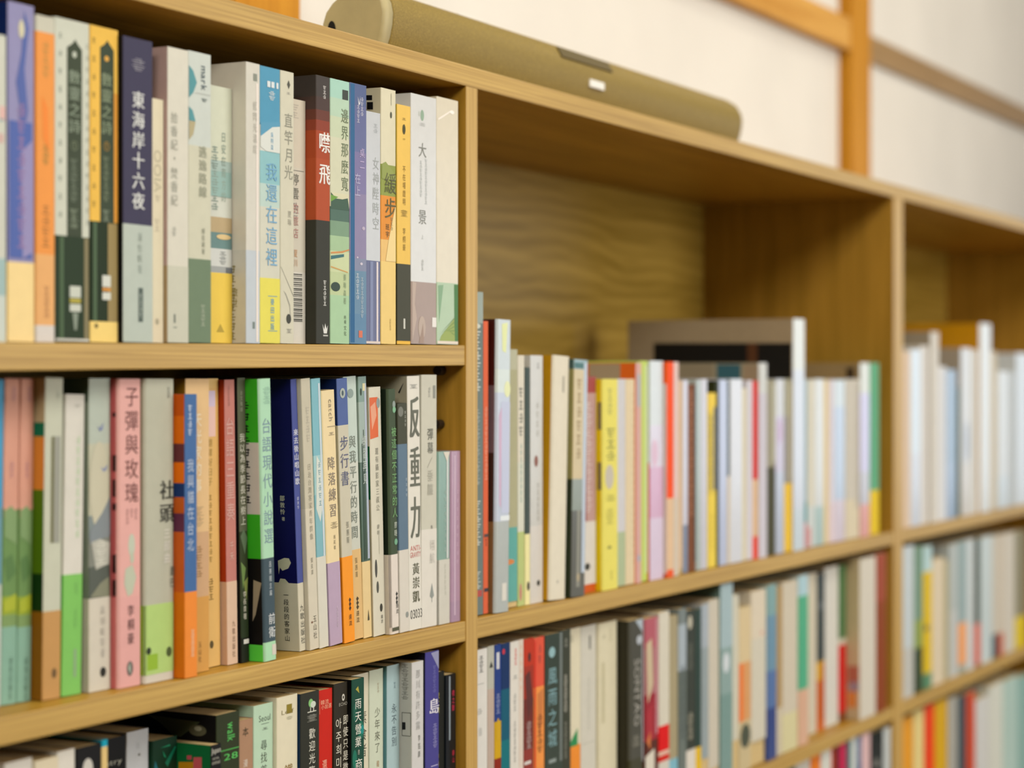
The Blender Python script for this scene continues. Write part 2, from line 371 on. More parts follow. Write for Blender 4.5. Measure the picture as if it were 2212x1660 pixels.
BOOKS = [
('books on the top left shelf', [
(995,9.9,25.3,12.7,193.9,150,0.0,0.8,0,['c9cbbd',52.7,'9fbab8',29.3,'c6cfc6'],None,None,[('s',('p',[(6.4,139.6),(11.5,139.6),(11.5,149),(6.4,149)],'d9b0a8')),('s',('p',[(5.1,125.6),(10.2,125.6),(10.2,131.5),(5.1,131.5)],'c9a9a0')),('s',('p',[(6.4,139.6),(10.2,139.6),(10.2,140.8),(6.4,140.8)],'5c93a0'))],[],'pale patterned book at the left edge of the top shelf,before a navy cover'),
(1008.2,9.2,25.6,24.9,216,149,0.0,0.8,0,['918eb4',50.8,'eed496'],['1c2f63',50.8,'d9ad4a'],(50.8,0.3,'eed496'),[('s',('p',[(15.4,212.4),(19.4,201.2),(15.4,174.6),(18.6,148),(12.4,121.4),(7.5,121.4),(11.2,148),(7.5,165.7),(12.4,183.5)],'4d5fa0')),('s',('p',[(1.2,53.4),(22.4,53.4),(22.4,140.6),(1.2,140.6)],'4a5fa4')),('s',('p',[(12.4,121.4),(23.6,130.3),(23.6,57.8),(13.7,53.4)],'9089b4')),('s',('d',12.4,152.4,57.8,9,7.5,'8b6f9a')),('s',('e',9.9,193.8,15.4,205.6,'cfc9a8'))],[],'tall lavender and blue illustrated book with a pale yellow lower band'),
(1033.6,7.9,25.9,18,211,145.6,0.0,0.8,0,['c6c4b2',200.5,'e8974a',56.7,'e2ab6e',10.8,'d3cdc6'],None,None,[('s',('d',9,194.5,170.6,5,6.3,'b98a3e')),('s',('d',9,136.7,132.2,1,5.4,'9b7c30')),('s',('d',9,127.7,114.2,3,6.3,'9b7c30')),('s',('d',9,88.7,60.2,4,7.2,'b5742e')),('s',('d',9.9,36.3,15.3,6,5.4,'b98350')),('s',('p',[(5.4,159.2),(11.1,151.7),(12.6,123.2),(6.3,132.2)],'ea8428'))],[],'orange book with a white cap and a white foot,beside the lavender one'),
(1052,8.2,26.2,34.7,212.1,146.4,0.0,0.8,0,['c9ccbc',69.7,'2b3a26'],None,None,[('s',('p',[(11.8,69.7),(11.8,193.8),(17.3,196.9),(20.1,199.9),(22.9,196.9),(27,193.8),(27,69.7)],'2f3a1c')),('s',('e',17.3,187.7,21.5,192,'b9bfae')),('s',('d',5.2,202.4,73.6,11,3.1,'6e7a6c')),('s',('d',32.3,198.7,73.6,16,2.8,'8b8f80')),('s',('p',[(29.1,1.3),(33.6,1.3),(33.6,69.1),(29.1,69.1)],'7d7450')),('s',('p',[(4.9,1.3),(8.3,1.3),(8.3,69.1),(4.9,69.1)],'47603c')),('s',('p',[(14.6,29.4),(25.7,29.4),(25.7,37),(14.6,37)],'c4c9bb')),('s',('p',[(14.6,26),(25.7,26),(25.7,28.8),(14.6,28.8)],'b0a53c')),('s',('p',[(14.6,20.2),(25.7,20.2),(25.7,25.1),(14.6,25.1)],'c4c9bb')),('s',('p',[(17.3,19.3),(22.9,19.3),(21.5,8),(19.1,8)],'84907f')),('s',('p',[(0.7,0.7),(34,0.7),(34,2.2),(0.7,2.2)],'c9c9bf')),('s',('d',18.4,120.9,91.9,7,7.6,'6a7560')),('s',('d',18.4,88,74.5,3,8.3,'7d8870'))],[('s',('t','數靈之詩',19.1,180.4,137.1,1.25,0.02,'83907a')),('s',('t','①',19.1,134,125.5,1.0,0,'7f8a6c'))],'thick black and white book with a tasselled tent motif,twin of the yellow one'),
(1087.2,7.8,26.7,29.1,211.7,146.1,0.0,0.8,0,['e6b950',80.9,'26331c',13.9,'edd07c'],None,None,[('s',('p',[(9.9,80.9),(9.9,198),(14.5,200.5),(17.5,203.6),(20.9,200.5),(24.4,197.4),(24.4,80.9)],'2c3a1a')),('s',('e',14.5,189.3,19.2,193,'d9a23c')),('s',('d',3.5,203.6,82.1,10,3.5,'8a6a20')),('s',('p',[(24.4,80.9),(28.2,80.9),(28.2,168.7),(24.4,168.7)],'d8952e')),('s',('p',[(18,13.9),(28.2,13.9),(28.2,80.3),(18,80.3)],'93804e')),('s',('p',[(2.9,13.9),(6.4,13.9),(6.4,80.3),(2.9,80.3)],'48603e')),('s',('p',[(12.2,37.3),(20.9,37.3),(20.9,45.1),(12.2,45.1)],'cfd2c6')),('s',('p',[(12.2,34.5),(20.9,34.5),(20.9,36.7),(12.2,36.7)],'d2913a')),('s',('p',[(12.2,28.6),(20.9,28.6),(20.9,33.6),(12.2,33.6)],'cfd2c6')),('s',('e',4.1,9.3,7.6,12.4,'5e4f1e')),('s',('d',16,125.1,94,7,6.4,'6a7558')),('s',('d',16,89.3,80.9,2,7,'7d8870'))],[('s',('t','數靈之詩',16.6,182.4,139.1,1.2,0.02,'7d8a6c')),('s',('t','①',16.6,136.3,128.2,1.0,0,'b98a2c'))],'black and golden yellow book with the tasselled tent motif'),
(1116.8,4,27.1,32.3,208.1,143.6,0.0,0.8,0,['403d53',80.6,'b4beb3'],['0d0f0e'],(80.6,0.3,'b5bfb4'),[('s',('p',[(16.2,14),(21.3,14),(21.3,37.4),(16.2,37.4)],'4d5a52')),('s',('d',18.8,33.6,16.5,4,3.2,'97a398')),('s',('d',16.2,194.8,185.2,2,13.6,'8b8892'))],[('s',('t','東海岸十六夜',16.2,173.2,90.1,1.12,0.02,'d6d8d4')),('s',('t','潘怡帆著',17.8,75.8,46.6,0.8,0,'98a398'))],'thick dark indigo book titled with six white characters,grey paper band below'),
(1149.6,5.5,27.4,13.9,169.6,117,0.0,0.8,0,['d8cfb2',16.9,'d9cdb0'],None,None,[('s',('d',6.9,102.6,97.4,1,5.6,'b3a98d')),('s',('d',6.2,86.1,76.5,2,5.6,'bdb397')),('s',('e',4.2,12.4,8.3,16.9,'a89f84'))],[('s',('tr','OOIA',6.2,134.4,104.5,1.0,0,'b6ad90'))],'narrow cream book,shorter than the white one standing behind it'),
(1164,2.5,27.6,24,206.9,142.7,0.0,0.8,0,['d2cfc0',53.9,'c6c5b2'],['b79a92',53.9,'a9906a'],(53.9,0.3,'c4c4b2'),[('s',('e',6.5,128.4,8.4,130.4,'99998a')),('s',('d',7.2,81.5,74.1,2,4.8,'adada0')),('s',('p',[(6.5,13.8),(8.6,13.8),(8.6,20),(6.5,20)],'6f7468')),('s',('p',[(6,10.2),(10.1,10.2),(10.1,11.2),(6,11.2)],'8b8f82'))],[('s',('t','拾香紀',7.2,162.6,134.3,1.0,0,'a5a596')),('s',('t','焚香紀',7.2,123.9,95.2,1.0,0,'a5a596'))],'white paperback with a grey vertical title and a pinkish front cover'),
(1188.5,3,28,26.9,207.3,143,0.0,0.8,0,['c5ccc4',140.5,'c9c8b2',59.8,'6f8268'],None,(59.8,0.3,'6f8268'),[('s',('p',[(0.5,196.7),(5.4,193.4),(9.7,185.5),(5.4,177.9),(0.5,173.9)],'4f8f94')),('s',('p',[(0.5,167.6),(4.8,165),(8.1,157.7),(0.5,157.7)],'4f8f94')),('s',('p',[(0.5,157.4),(8.1,157.4),(5.4,148.1),(0.5,143.8)],'ada27c')),('s',('p',[(8.1,178),(25.5,178),(25.5,178.5),(8.1,178.5)],'b3b8b0')),('s',('d',18.3,175.2,172.3,1,7,'5a6a66')),('s',('d',16.7,27.4,11.5,5,5.4,'a2ac94'))],[('s',('tr','mark',17.5,198.7,180.9,1.2,0.02,'2c4650')),('s',('t','逃逸路線',16.7,141.5,103.5,1.15,0.02,'a2a48e')),('s',('t','楊佳嫻著',17.2,82.6,63.1,0.9,0,'8f917c'))],'pale grey book with teal half circles on its spine and a green foot'),
(1215.9,13.6,28.4,40.3,188.2,129.9,0.0,0.8,0,['cfd3be',133.9,'a9bdb6',107.3,'cdd0c4',92.4,'b9a580',81.2,'6e8c8a',69.3,'cfd2cd',56.3,'a3a7a5',51.6,'e8c556'],None,(51.6,0.3,'e8c858'),[('s',('p',[(2,126),(38.3,126),(38.3,107.3),(2,107.3)],'93b3ac')),('s',('p',[(2,69.3),(10.1,69.3),(10.1,81.2),(2,81.2)],'2b3a3a')),('s',('e',20.2,76.1,38.3,80.1,'d8bf8a')),('s',('p',[(0.5,51.9),(8.1,51.9),(8.1,55.7),(0.5,55.7)],'3a4040')),('s',('p',[(32.3,51.9),(39.8,51.9),(39.8,55.7),(32.3,55.7)],'70757a')),('s',('p',[(20.2,8.1),(25,14.2),(29.9,8.1)],'b39a3c')),('s',('d',18.2,144.1,96.5,8,8.1,'8b9c90')),('s',('d',28.2,67.6,57.4,3,8.1,'a0a4a0'))],[('s',('t','日安在南方的',29,156,103.3,0.75,0,'93a394'))],'small pale green art book with a bright yellow lower band'),
(1256.7,1.5,28.8,17.8,207.8,152,0.0,0.8,1,['cfccbf',68.8,'bcc4c9'],['d3cdbd',68.8,'c9c5b8'],None,[('s',('p',[(8.9,194.7),(13.9,194.7),(13.9,200.2),(8.9,200.2)],'84897c')),('c',('d',12,57.7,1.1,8,5,'8f8458')),('s',('p',[(12.8,1.2),(15.3,1.2),(15.3,193.3),(12.8,193.3)],'e6dcd2')),('s',('p',[(8,10.8),(11.1,10.8),(11.1,15.9),(8,15.9)],'74817c'))],[('s',('t','藍閃光溫度',11.1,180.3,140.2,0.8,0,'b8b5a8')),('c',('t','旅世',10.8,41.5,25.8,-1.0,0.012,'8f8350'))],'thick glossy white book with a broad white front cover'),
(1275.1,2,29.1,26.4,207.2,143,0.0,0.8,0,['5596b4',163.1,'d3d4ca',143.9,'8dbcc0',119.6,'b8cdc4',102.2,'ccccbb',48.9,'ded560'],None,(48.9,0.3,'ded55f'),[('s',('p',[(0.5,155.7),(7.9,159.9),(18.5,165.5),(25.9,165.5),(25.9,143.9),(7.9,143.9),(0.5,146.7)],'d2d6ce')),('s',('p',[(0.5,164.8),(25.9,167.6),(25.9,164.1),(15.8,162.7),(0.5,154.4)],'5596b4')),('s',('p',[(9.2,192.3),(13.2,192.3),(13.2,196.8),(9.2,196.8)],'d6dcdc')),('s',('p',[(14.5,192.3),(18.5,192.3),(18.5,196.8),(14.5,196.8)],'d6dcdc')),('s',('p',[(21.1,192.3),(23.8,192.3),(23.8,196.8),(21.1,196.8)],'d6dcdc')),('s',('d',15.3,189.8,182.2,2,7.9,'cfdada')),('s',('p',[(10,35.2),(22.2,35.2),(22.2,35.7),(10,35.7)],'6b9fb4')),('s',('p',[(10,9.1),(22.2,9.1),(22.2,9.6),(10,9.6)],'6b9fb4'))],[('s',('t','我還在這裡',14.8,137,56.9,1.1,0,'72a6c8')),('s',('t','吳明益',15.3,159.2,145.3,0.9,0,'6da3c0')),('s',('t','麥田出版',15.8,34.3,9.6,1.0,0,'5f9ec0'))],'white and sky blue paperback with a blue title and a yellow-green foot'),
(1302,2,29.4,18.2,207,142.8,0.0,0.8,0,['ccc9b4'],None,None,[('s',('p',[(8.7,197.2),(10.9,200.7),(13.1,197.2),(10.9,193.6)],'4c4c40')),('s',('d',10.6,191.5,189.4,1,5.5,'99978a')),('s',('p',[(0.5,57.7),(0.5,58.4),(17.7,36.6),(17.7,35.5)],'8b8a7c')),('s',('p',[(3.6,40.1),(7.3,38),(12.8,29.5),(13.8,19),(13.1,19),(12,28.1),(7.3,36.2)],'9b998b')),('s',('e',7.7,15.1,14.2,22.5,'3c3c30')),('s',('d',11.3,11.2,7.7,2,7.3,'88867a'))],[('s',('t','直竿月光',10.6,176.4,123.9,1.0,0,'8f8e7e')),('s',('t','夏琳',12,101.7,89.4,0.95,0,'a3a08e'))],'off-white paperback with thin handwritten title and a black seed mark'),
(1320.7,10.8,29.7,29,189.1,130.5,0.0,0.8,0,['d0c7b4',136.3,'cfc9b8',55.5,'d6d2c6'],None,None,[('s',('d',13,185.5,173.3,2,11.6,'b8b0a0')),('s',('d',13.9,109.4,95,2,10.1,'a8a49c')),('s',('p',[(10.1,133.7),(26.1,133.7),(26.1,134.2),(10.1,134.2)],'7c7a70')),('s',('p',[(3.5,53.2),(23.7,53.2),(23.7,54.1),(3.5,54.1)],'55554c')),('s',('p',[(3.5,52.1),(23.7,52.1),(23.7,52.5),(3.5,52.5)],'55554c')),('s',('p',[(3.5,49.8),(23.7,49.8),(23.7,50.9),(3.5,50.9)],'55554c')),('s',('p',[(3.5,48.8),(23.7,48.8),(23.7,49.3),(3.5,49.3)],'55554c')),('s',('p',[(3.5,47),(23.7,47),(23.7,47.8),(3.5,47.8)],'55554c')),('s',('p',[(3.5,45.3),(23.7,45.3),(23.7,46.2),(3.5,46.2)],'55554c')),('s',('p',[(3.5,44.2),(23.7,44.2),(23.7,44.6),(3.5,44.6)],'55554c')),('s',('p',[(3.5,41.9),(23.7,41.9),(23.7,43),(3.5,43)],'55554c')),('s',('p',[(3.5,40.9),(23.7,40.9),(23.7,41.4),(3.5,41.4)],'55554c')),('s',('p',[(3.5,39.1),(23.7,39.1),(23.7,39.9),(3.5,39.9)],'55554c')),('s',('p',[(3.5,37.4),(23.7,37.4),(23.7,38.3),(3.5,38.3)],'55554c')),('s',('p',[(3.5,36.3),(23.7,36.3),(23.7,36.7),(3.5,36.7)],'55554c')),('s',('p',[(3.5,34),(23.7,34),(23.7,35.1),(3.5,35.1)],'55554c')),('s',('p',[(3.5,33),(23.7,33),(23.7,33.5),(3.5,33.5)],'55554c')),('s',('p',[(3.5,31.2),(23.7,31.2),(23.7,32),(3.5,32)],'55554c')),('s',('p',[(3.5,29.5),(23.7,29.5),(23.7,30.4),(3.5,30.4)],'55554c')),('s',('p',[(3.5,28.4),(23.7,28.4),(23.7,28.8),(3.5,28.8)],'55554c')),('s',('p',[(3.5,26.1),(23.7,26.1),(23.7,27.2),(3.5,27.2)],'55554c')),('s',('p',[(3.5,25.1),(23.7,25.1),(23.7,25.6),(3.5,25.6)],'55554c')),('s',('p',[(3.5,23.3),(23.7,23.3),(23.7,24.1),(3.5,24.1)],'55554c')),('s',('p',[(3.5,21.5),(23.7,21.5),(23.7,22.5),(3.5,22.5)],'55554c')),('s',('p',[(3.5,20.5),(23.7,20.5),(23.7,20.9),(3.5,20.9)],'55554c')),('s',('p',[(3.5,18.2),(23.7,18.2),(23.7,19.3),(3.5,19.3)],'55554c')),('s',('p',[(3.5,17.2),(23.7,17.2),(23.7,17.7),(3.5,17.7)],'55554c'))],[('s',('t','停雲',14.5,132.4,110.8,0.95,0,'76766a')),('s',('t','的旅店',14.5,109.4,80.7,0.9,0,'b98a80')),('s',('t','夏川',14.5,73.5,59.1,0.8,0,'c79a70'))],'short pale book with a barcode strip near its foot'),
(1350.1,1.5,30,19.8,209.2,144.4,0.0,0.8,0,['46403c',192.6,'4e3f3a',182.5,'693f34',174.5,'8a4230',166.2,'a34a2c',144.5,'ab5030',96.4,'3c3c34'],None,None,[('s',('d',11.9,202,191.2,3,4,'c6c3bd')),('s',('d',12.3,49.7,29.1,5,4,'cfcfc8')),('s',('p',[(8.9,15.3),(11.5,11),(12.7,16),(14.7,11.7),(16.6,14.6),(15.1,8.1),(10.7,8.1)],'d8d8d2')),('s',('p',[(9.9,5.9),(16.6,5.9),(16.6,7),(9.9,7)],'b8b8b0'))],[('s',('t','噤',11.9,167.3,147.7,0.93,0.02,'e8e6df')),('s',('t','飛',11.9,142.7,123.1,0.93,0.02,'e8e6df'))],'black and rust red hardback with two large white characters'),
(1370.5,1.5,30.4,28,208.8,144.1,0.0,0.8,0,['a5ccbb',194.1,'b3ccb4',179.5,'c2ccae',163,'cccdb2',119,'d2cfae',108,'567064',97,'7d9a80',85.2,'a3bf98',73.1,'c5cfa4',56.6,'b9c79a',38.3,'a6c7a0'],None,None,[('s',('p',[(0.6,119),(8.4,114.6),(17.3,114.6),(25.2,116),(26.8,109.8),(27.4,106.1),(0.6,106.1)],'3f5a48')),('s',('p',[(0.6,117.1),(11.2,116),(0.6,111.6)],'6c9a3c')),('s',('p',[(0.6,72),(16.8,73.5),(27.4,75.7),(27.4,74.6),(16.8,72),(0.6,70.6)],'c98c50')),('s',('p',[(0.6,69.1),(19.6,71.3),(19.6,69.1),(0.6,66.2)],'3b6c70')),('s',('p',[(0.6,61),(25.2,57.4),(25.2,56.6),(0.6,59.9)],'c99c58')),('s',('e',0.6,41.2,14,48.6,'33463a')),('s',('p',[(17.3,194.1),(25.7,194.1),(25.7,201.8),(17.3,201.8)],'3a4038')),('s',('d',21.2,187.9,176.9,1,0.5,'9fb7a4'))],[('s',('t','邊界那麼寬',20.7,187.9,120.4,0.92,0,'6f7a5c')),('s',('t','蔡琳森著',20.7,55.9,31,0.75,0,'8b9f7c')),('s',('t','時報',21.2,22.9,15.6,1.0,0,'5c6c54')),('s',('t','文化',21.2,14.9,6.1,1.0,0,'5c6c54'))],'mint and cream book with a dark green hill picture on its spine'),
(1398.9,1.5,30.7,25.3,208.9,144.2,0.0,0.8,1,['5a668c',191.5,'666b94',154.3,'786f98',120.8,'847898',68.7,'7b7f97',58.7,'5e8098',24.1,'537a98'],None,None,[('s',('p',[(1,1),(7.1,1),(7.1,208.2),(1,208.2)],'2a5f8a')),('s',('p',[(11.6,198.9),(14.2,193.7),(15.7,199.6),(15.2,192.9),(13.1,192.2)],'d6d6d8')),('s',('d',18.2,198.9,183.3,4,4,'b9b9c6')),('s',('d',12.6,192.2,177.3,4,4,'b9b9c6')),('s',('e',18.2,91.8,22.7,94.8,'b3a8bc')),('s',('e',10.1,68.7,12.6,70.2,'c6c0cc')),('s',('e',15.2,63.5,19.2,65.7,'c6c0cc')),('s',('d',11.4,56.8,35.2,5,4.5,'b9c3cc')),('s',('d',18.2,53.8,20.4,9,4,'a6b4bf')),('s',('p',[(13.1,5.1),(18.7,5.1),(18.7,10.7),(13.1,10.7)],'cf7358'))],[('s',('t','桌二',18.2,158.7,140.1,1.0,0,'b8a9cc')),('s',('t','在上',11.4,137.9,117.8,1.0,0,'b8b4d0'))],'dusty blue and purple book with pale vertical title'),
(1424.7,2.8,31,23,189,130.4,0.0,0.8,1,['c3c6c8',67.9,'5c5f80'],None,None,[('s',('d',15.2,180,171.7,2,6.4,'a6abac')),('s',('p',[(6.9,1.2),(11.5,1.2),(11.5,67.2),(6.9,67.2)],'7f88a8')),('s',('p',[(16.6,1.2),(19.3,1.2),(19.3,67.2),(16.6,67.2)],'d8cfd0')),('s',('p',[(0.9,0.3),(22.5,0.3),(22.5,2.3),(0.9,2.3)],'d0c4bc'))],[('s',('t','女神陛時空',15.6,153.6,92.4,0.95,0,'a3a8a6'))],'short silvery white paperback with a dark blue lower band'),
(1448.2,2.6,31.3,23.4,210.4,145.2,0.0,0.8,0,['d6d0b4',147.8,'8f9a50',122.2,'dc9140',86,'e2bc78',68,'e6c87c'],['cdc6a8',147.8,'96a046',122.2,'d68c30',68,'d9b860'],(68,0.3,'e6c980'),[('s',('p',[(0.9,147.8),(7,150.1),(22.9,140.2),(22.9,135.6),(0.9,135.6)],'8f9a50')),('s',('p',[(11.7,86),(22.9,116.5),(22.9,68.4),(7,68.4)],'e8cf90')),('s',('e',14.1,186.7,16.9,192.1,'4a4c38')),('s',('p',[(15.5,197.4),(16.2,197.4),(16.2,207.3),(15.5,207.3)],'a3a088')),('c',('p',[(14.7,204.9),(8.4,204.5),(8.4,200.4),(14.7,200.8)],'1c1c16')),('c',('p',[(13.4,199.1),(7.6,198.8),(7.6,192.7),(13.4,193.1)],'1c1c16')),('s',('d',14.1,21.1,11.1,4,2.8,'c0a158')),('s',('d',16.4,105,93.6,3,3.3,'a38a5a'))],[('s',('t','緩步',14.5,143.2,102,1.05,0,'5c5c38')),('s',('t','班宇',9.8,99.7,87.5,1.1,0,'4c4a30'))],'cream book with a green and orange landscape and large title,plain yellow band'),
(1472.1,1.6,31.6,21.8,199.4,137.6,0.0,0.8,0,['e6bf60',66.9,'4b4b3c',3.2,'e8b84c'],['a79434',66.9,'23241a'],(66.9,2.8,'4b4b3e'),[('s',('d',10.9,189,186.6,1,6.5,'a88c40')),('s',('e',8.3,175.1,13.1,183.6,'46421e')),('s',('d',10.9,172,170.4,1,4.4,'b39444')),('s',('p',[(9.8,12.9),(12.6,12.9),(12.6,21.4),(9.8,21.4)],'c8c8bc')),('s',('d',10.9,112.1,106.3,3,10.9,'8a7230'))],[('s',('t','不在場證明',10.9,149.6,115.6,0.8,0,'8a6f28')),('s',('t','李桐豪',10.9,97.8,77.4,0.8,0,'8f742c'))],'slim yellow book with a small black bird mark and a dark band'),
(1494.4,1.5,32.1,42.7,210.7,145.4,0.0,0.8,1,['d3d3cf',52.5,'a08a7c'],None,None,[('s',('e',15.4,189.1,21.4,198.5,'8fa890')),('s',('e',12,192.2,14.5,196.9,'b9bdb4')),('s',('d',18.4,187.5,184.4,2,11.1,'b9bab4')),('s',('d',16.2,155.3,123.9,9,4.3,'b4b8b4')),('s',('d',24.8,157.3,118.4,11,4.3,'b4b8b4')),('s',('p',[(1.7,52.5),(8.5,51.7),(6,33.6),(9.4,21.8),(1.7,0.6)],'b9a79a')),('s',('e',12,4.2,23.9,23.8,'b8a79a')),('s',('p',[(12.8,0.6),(19.6,17.9),(21.4,0.6)],'a08a7c')),('s',('d',18.8,71.7,61.9,3,4.3,'b0b2ac')),('s',('p',[(35,14.8),(42.2,14.8),(42.2,23),(35,23)],'e4e0da'))],[('s',('t','大',18.8,171.8,156.9,1.05,0,'82837a')),('s',('t','景',18.8,115.3,100.3,1.05,0,'82837a')),('s',('t','上',18.8,93.3,88.6,1.0,0,'b4b6b0'))],'wide white book of a shrink-wrapped pair,brown picture at its foot'),
(1537.6,1.5,32.6,37.5,212.7,146.7,0.0,0.8,1,['d9d0b9',53.2,'a9bf9c'],['d9d0b9',53.2,'a9bf9c'],None,[('s',('p',[(30,52.4),(36.8,52.4),(36.8,1.6),(30.8,1.6)],'4d7c48')),('s',('p',[(2.3,50.4),(11.3,51.2),(3.8,18.4)],'86a886')),('s',('p',[(3.8,1.6),(7.5,7.2),(30,22.4),(31.5,1.6)],'98a85e')),('s',('p',[(4.5,8),(30,23.2),(30,22.4)],'6c8a52')),('s',('p',[(8.3,9.2),(30,19.6),(30,18.8)],'6c8a52')),('s',('p',[(12,10.4),(30,16),(30,15.2)],'6c8a52')),('s',('p',[(15.8,11.6),(30,12.4),(30,11.6)],'6c8a52')),('s',('p',[(19.5,12.8),(30,8.8),(30,8)],'6c8a52')),('s',('p',[(0.8,0.4),(36.8,0.4),(36.8,2.8),(0.8,2.8)],'e0d4c4')),('s',('p',[(1.9,193.8),(22.5,202.6),(23.3,201.4),(2.3,192.2)],'efe7da')),('s',('e',22.5,200.2,30,203.4,'f4eee4'))],[],'cream book closing the top row against the wooden upright,palm picture at its foot'),
]),
('books on the middle left shelf', [
(1016.3,30.6,-209.4,9.1,211,145.6,0.0166,0.8,0,['4f9ec6',128.1,'6f9aa8',78.9,'c3c9c2'],None,None,[],[],'sliver of a sky blue book cut by the left edge'),
(1025.8,30.6,-209.4,14,211.6,146,0.019,0.8,0,['d59d88',127.4,'6f9158',70.3,'95a83c',58.3,'7f9a62',50.5,'88b09c'],None,(50.5,0.3,'88b09c'),[('s',('p',[(0.5,128),(13.3,130.4),(13.5,126.8),(0.5,121.4)],'d59d88')),('s',('p',[(0.7,125.9),(7,128.9),(12.6,124.4),(12.6,103.4),(0.7,109.4)],'7f9c68')),('s',('p',[(1.4,94.4),(8.4,97.4),(12.6,85.3),(4.2,79.3)],'587c46')),('s',('p',[(0.7,67.3),(12.6,71.8),(12.6,61.3),(1.4,59.8)],'a9b432')),('s',('d',8.4,206.2,196.6,3,4.2,'b9878a')),('s',('d',7,157.5,147,3,3.5,'b9878a'))],[('s',('t','遠景出版社',8.4,31.2,2.4,0.7,0,'5f7f6e'))],'salmon pink book with a green meadow,first of a matching pair'),
(1040.3,30,-209.4,13.2,211.6,146,0.0193,0.8,0,['d59d88',126.7,'6f9158',69,'95a83c',56.9,'7f9a62',49,'88b09c'],None,(49,0.3,'88b09c'),[('s',('p',[(0.5,127.3),(12.6,129.7),(12.7,126.1),(0.5,120.6)],'d59d88')),('s',('p',[(0.7,125.2),(6.6,128.2),(11.9,123.6),(11.9,102.4),(0.7,108.5)],'7f9c68')),('s',('p',[(1.3,93.3),(7.9,96.3),(11.9,84.2),(4,78.1)],'587c46')),('s',('p',[(0.7,66),(11.9,70.5),(11.9,59.9),(1.3,58.4)],'a9b432')),('s',('d',7.9,206.2,196.5,3,4,'b9878a')),('s',('d',6.6,157,146.4,3,3.3,'b9878a'))],[('s',('t','遠景出版社',7.9,29.6,0.5,0.7,0,'5f7f6e'))],'salmon pink book with a green meadow,next to the cream picture book'),
(1054.7,21.3,-209.4,17.9,212.2,146.5,0.0154,0.8,0,['c3c6b2',58.2,'c0935a'],['b3a37e',182.6,'1f6f50',173.4,'d6893a',138.3,'55761c',83.2,'1f3a1e',58.2,'8a5c1c'],(58.2,0.3,'c0935a'),[('s',('p',[(7.5,103.1),(15.4,103.1),(15.4,173.4),(7.5,173.4)],'97988c')),('s',('p',[(6.5,103.1),(9.3,103.1),(9.3,173.4),(6.5,173.4)],'6c6a44')),('s',('e',9,13.5,13.6,20.3,'6a5230')),('s',('d',12.5,202.5,198.8,1,3.6,'adb09c'))],[],'cream book with a landscape cover and a tan lower band,left of the green-footed one'),
(1073,20.5,-209.4,19.7,201.1,138.8,0.0215,0.8,0,['d6d3c8',80.8,'7fc061'],['b9b9a8',80.8,'18920f'],(80.8,0.6,'7fc061'),[('s',('d',13.4,173,103.3,10,4.3,'c0d4b0')),('s',('d',13,74.9,66.8,3,3.9,'72ac58')),('s',('d',12.6,56.9,44.5,3,3.9,'72ac58')),('s',('p',[(11.4,12),(14.2,12),(14.2,30.6),(11.4,30.6)],'8aa880')),('s',('d',11.8,194.3,192.5,1,5.9,'b4b2a6'))],[],'white book with a vivid green lower band'),
(1097.5,17.6,-209.4,22.6,212,146.3,0.0,0.8,0,['b3bdb0',167.8,'bfbfa8',119.2,'84908f',103.5,'83867c',84.6,'5a6058',63.3,'cfc9b9'],['4b5a48',196,'75806e',63.3,'b9b3a2'],(63.3,0.3,'cfc9b9'),[('s',('e',0.5,108.8,20.4,169.3,'c3bfa6')),('s',('p',[(0.9,108.8),(13.6,120.7),(22.1,131.7),(22.1,105),(0.9,100.3)],'80898c')),('s',('p',[(8.6,179.7),(11.3,178.1),(14.9,181.9),(14,177.2),(11.3,175.9)],'7d88ac')),('s',('p',[(11.8,152.1),(14.9,150.5),(19.5,153.3),(18.1,149.6),(14.9,148.3)],'8890ac')),('s',('p',[(2.3,101.3),(11.3,103.2),(21.7,100),(20.4,85.6),(6.8,82.4)],'b3b3a6')),('s',('d',12.4,101.9,84.6,3,11.3,'d0d0c2')),('s',('p',[(0.9,64.2),(11.3,73),(20.4,76.8),(21.7,63.3)],'83856e')),('s',('e',11.3,9,17.6,15.9,'26261e'))],[('s',('t','高翊峰等著',14,58,21.9,0.85,0,'b9b3a6'))],'grey-green book with two blue birds over a pale moon'),
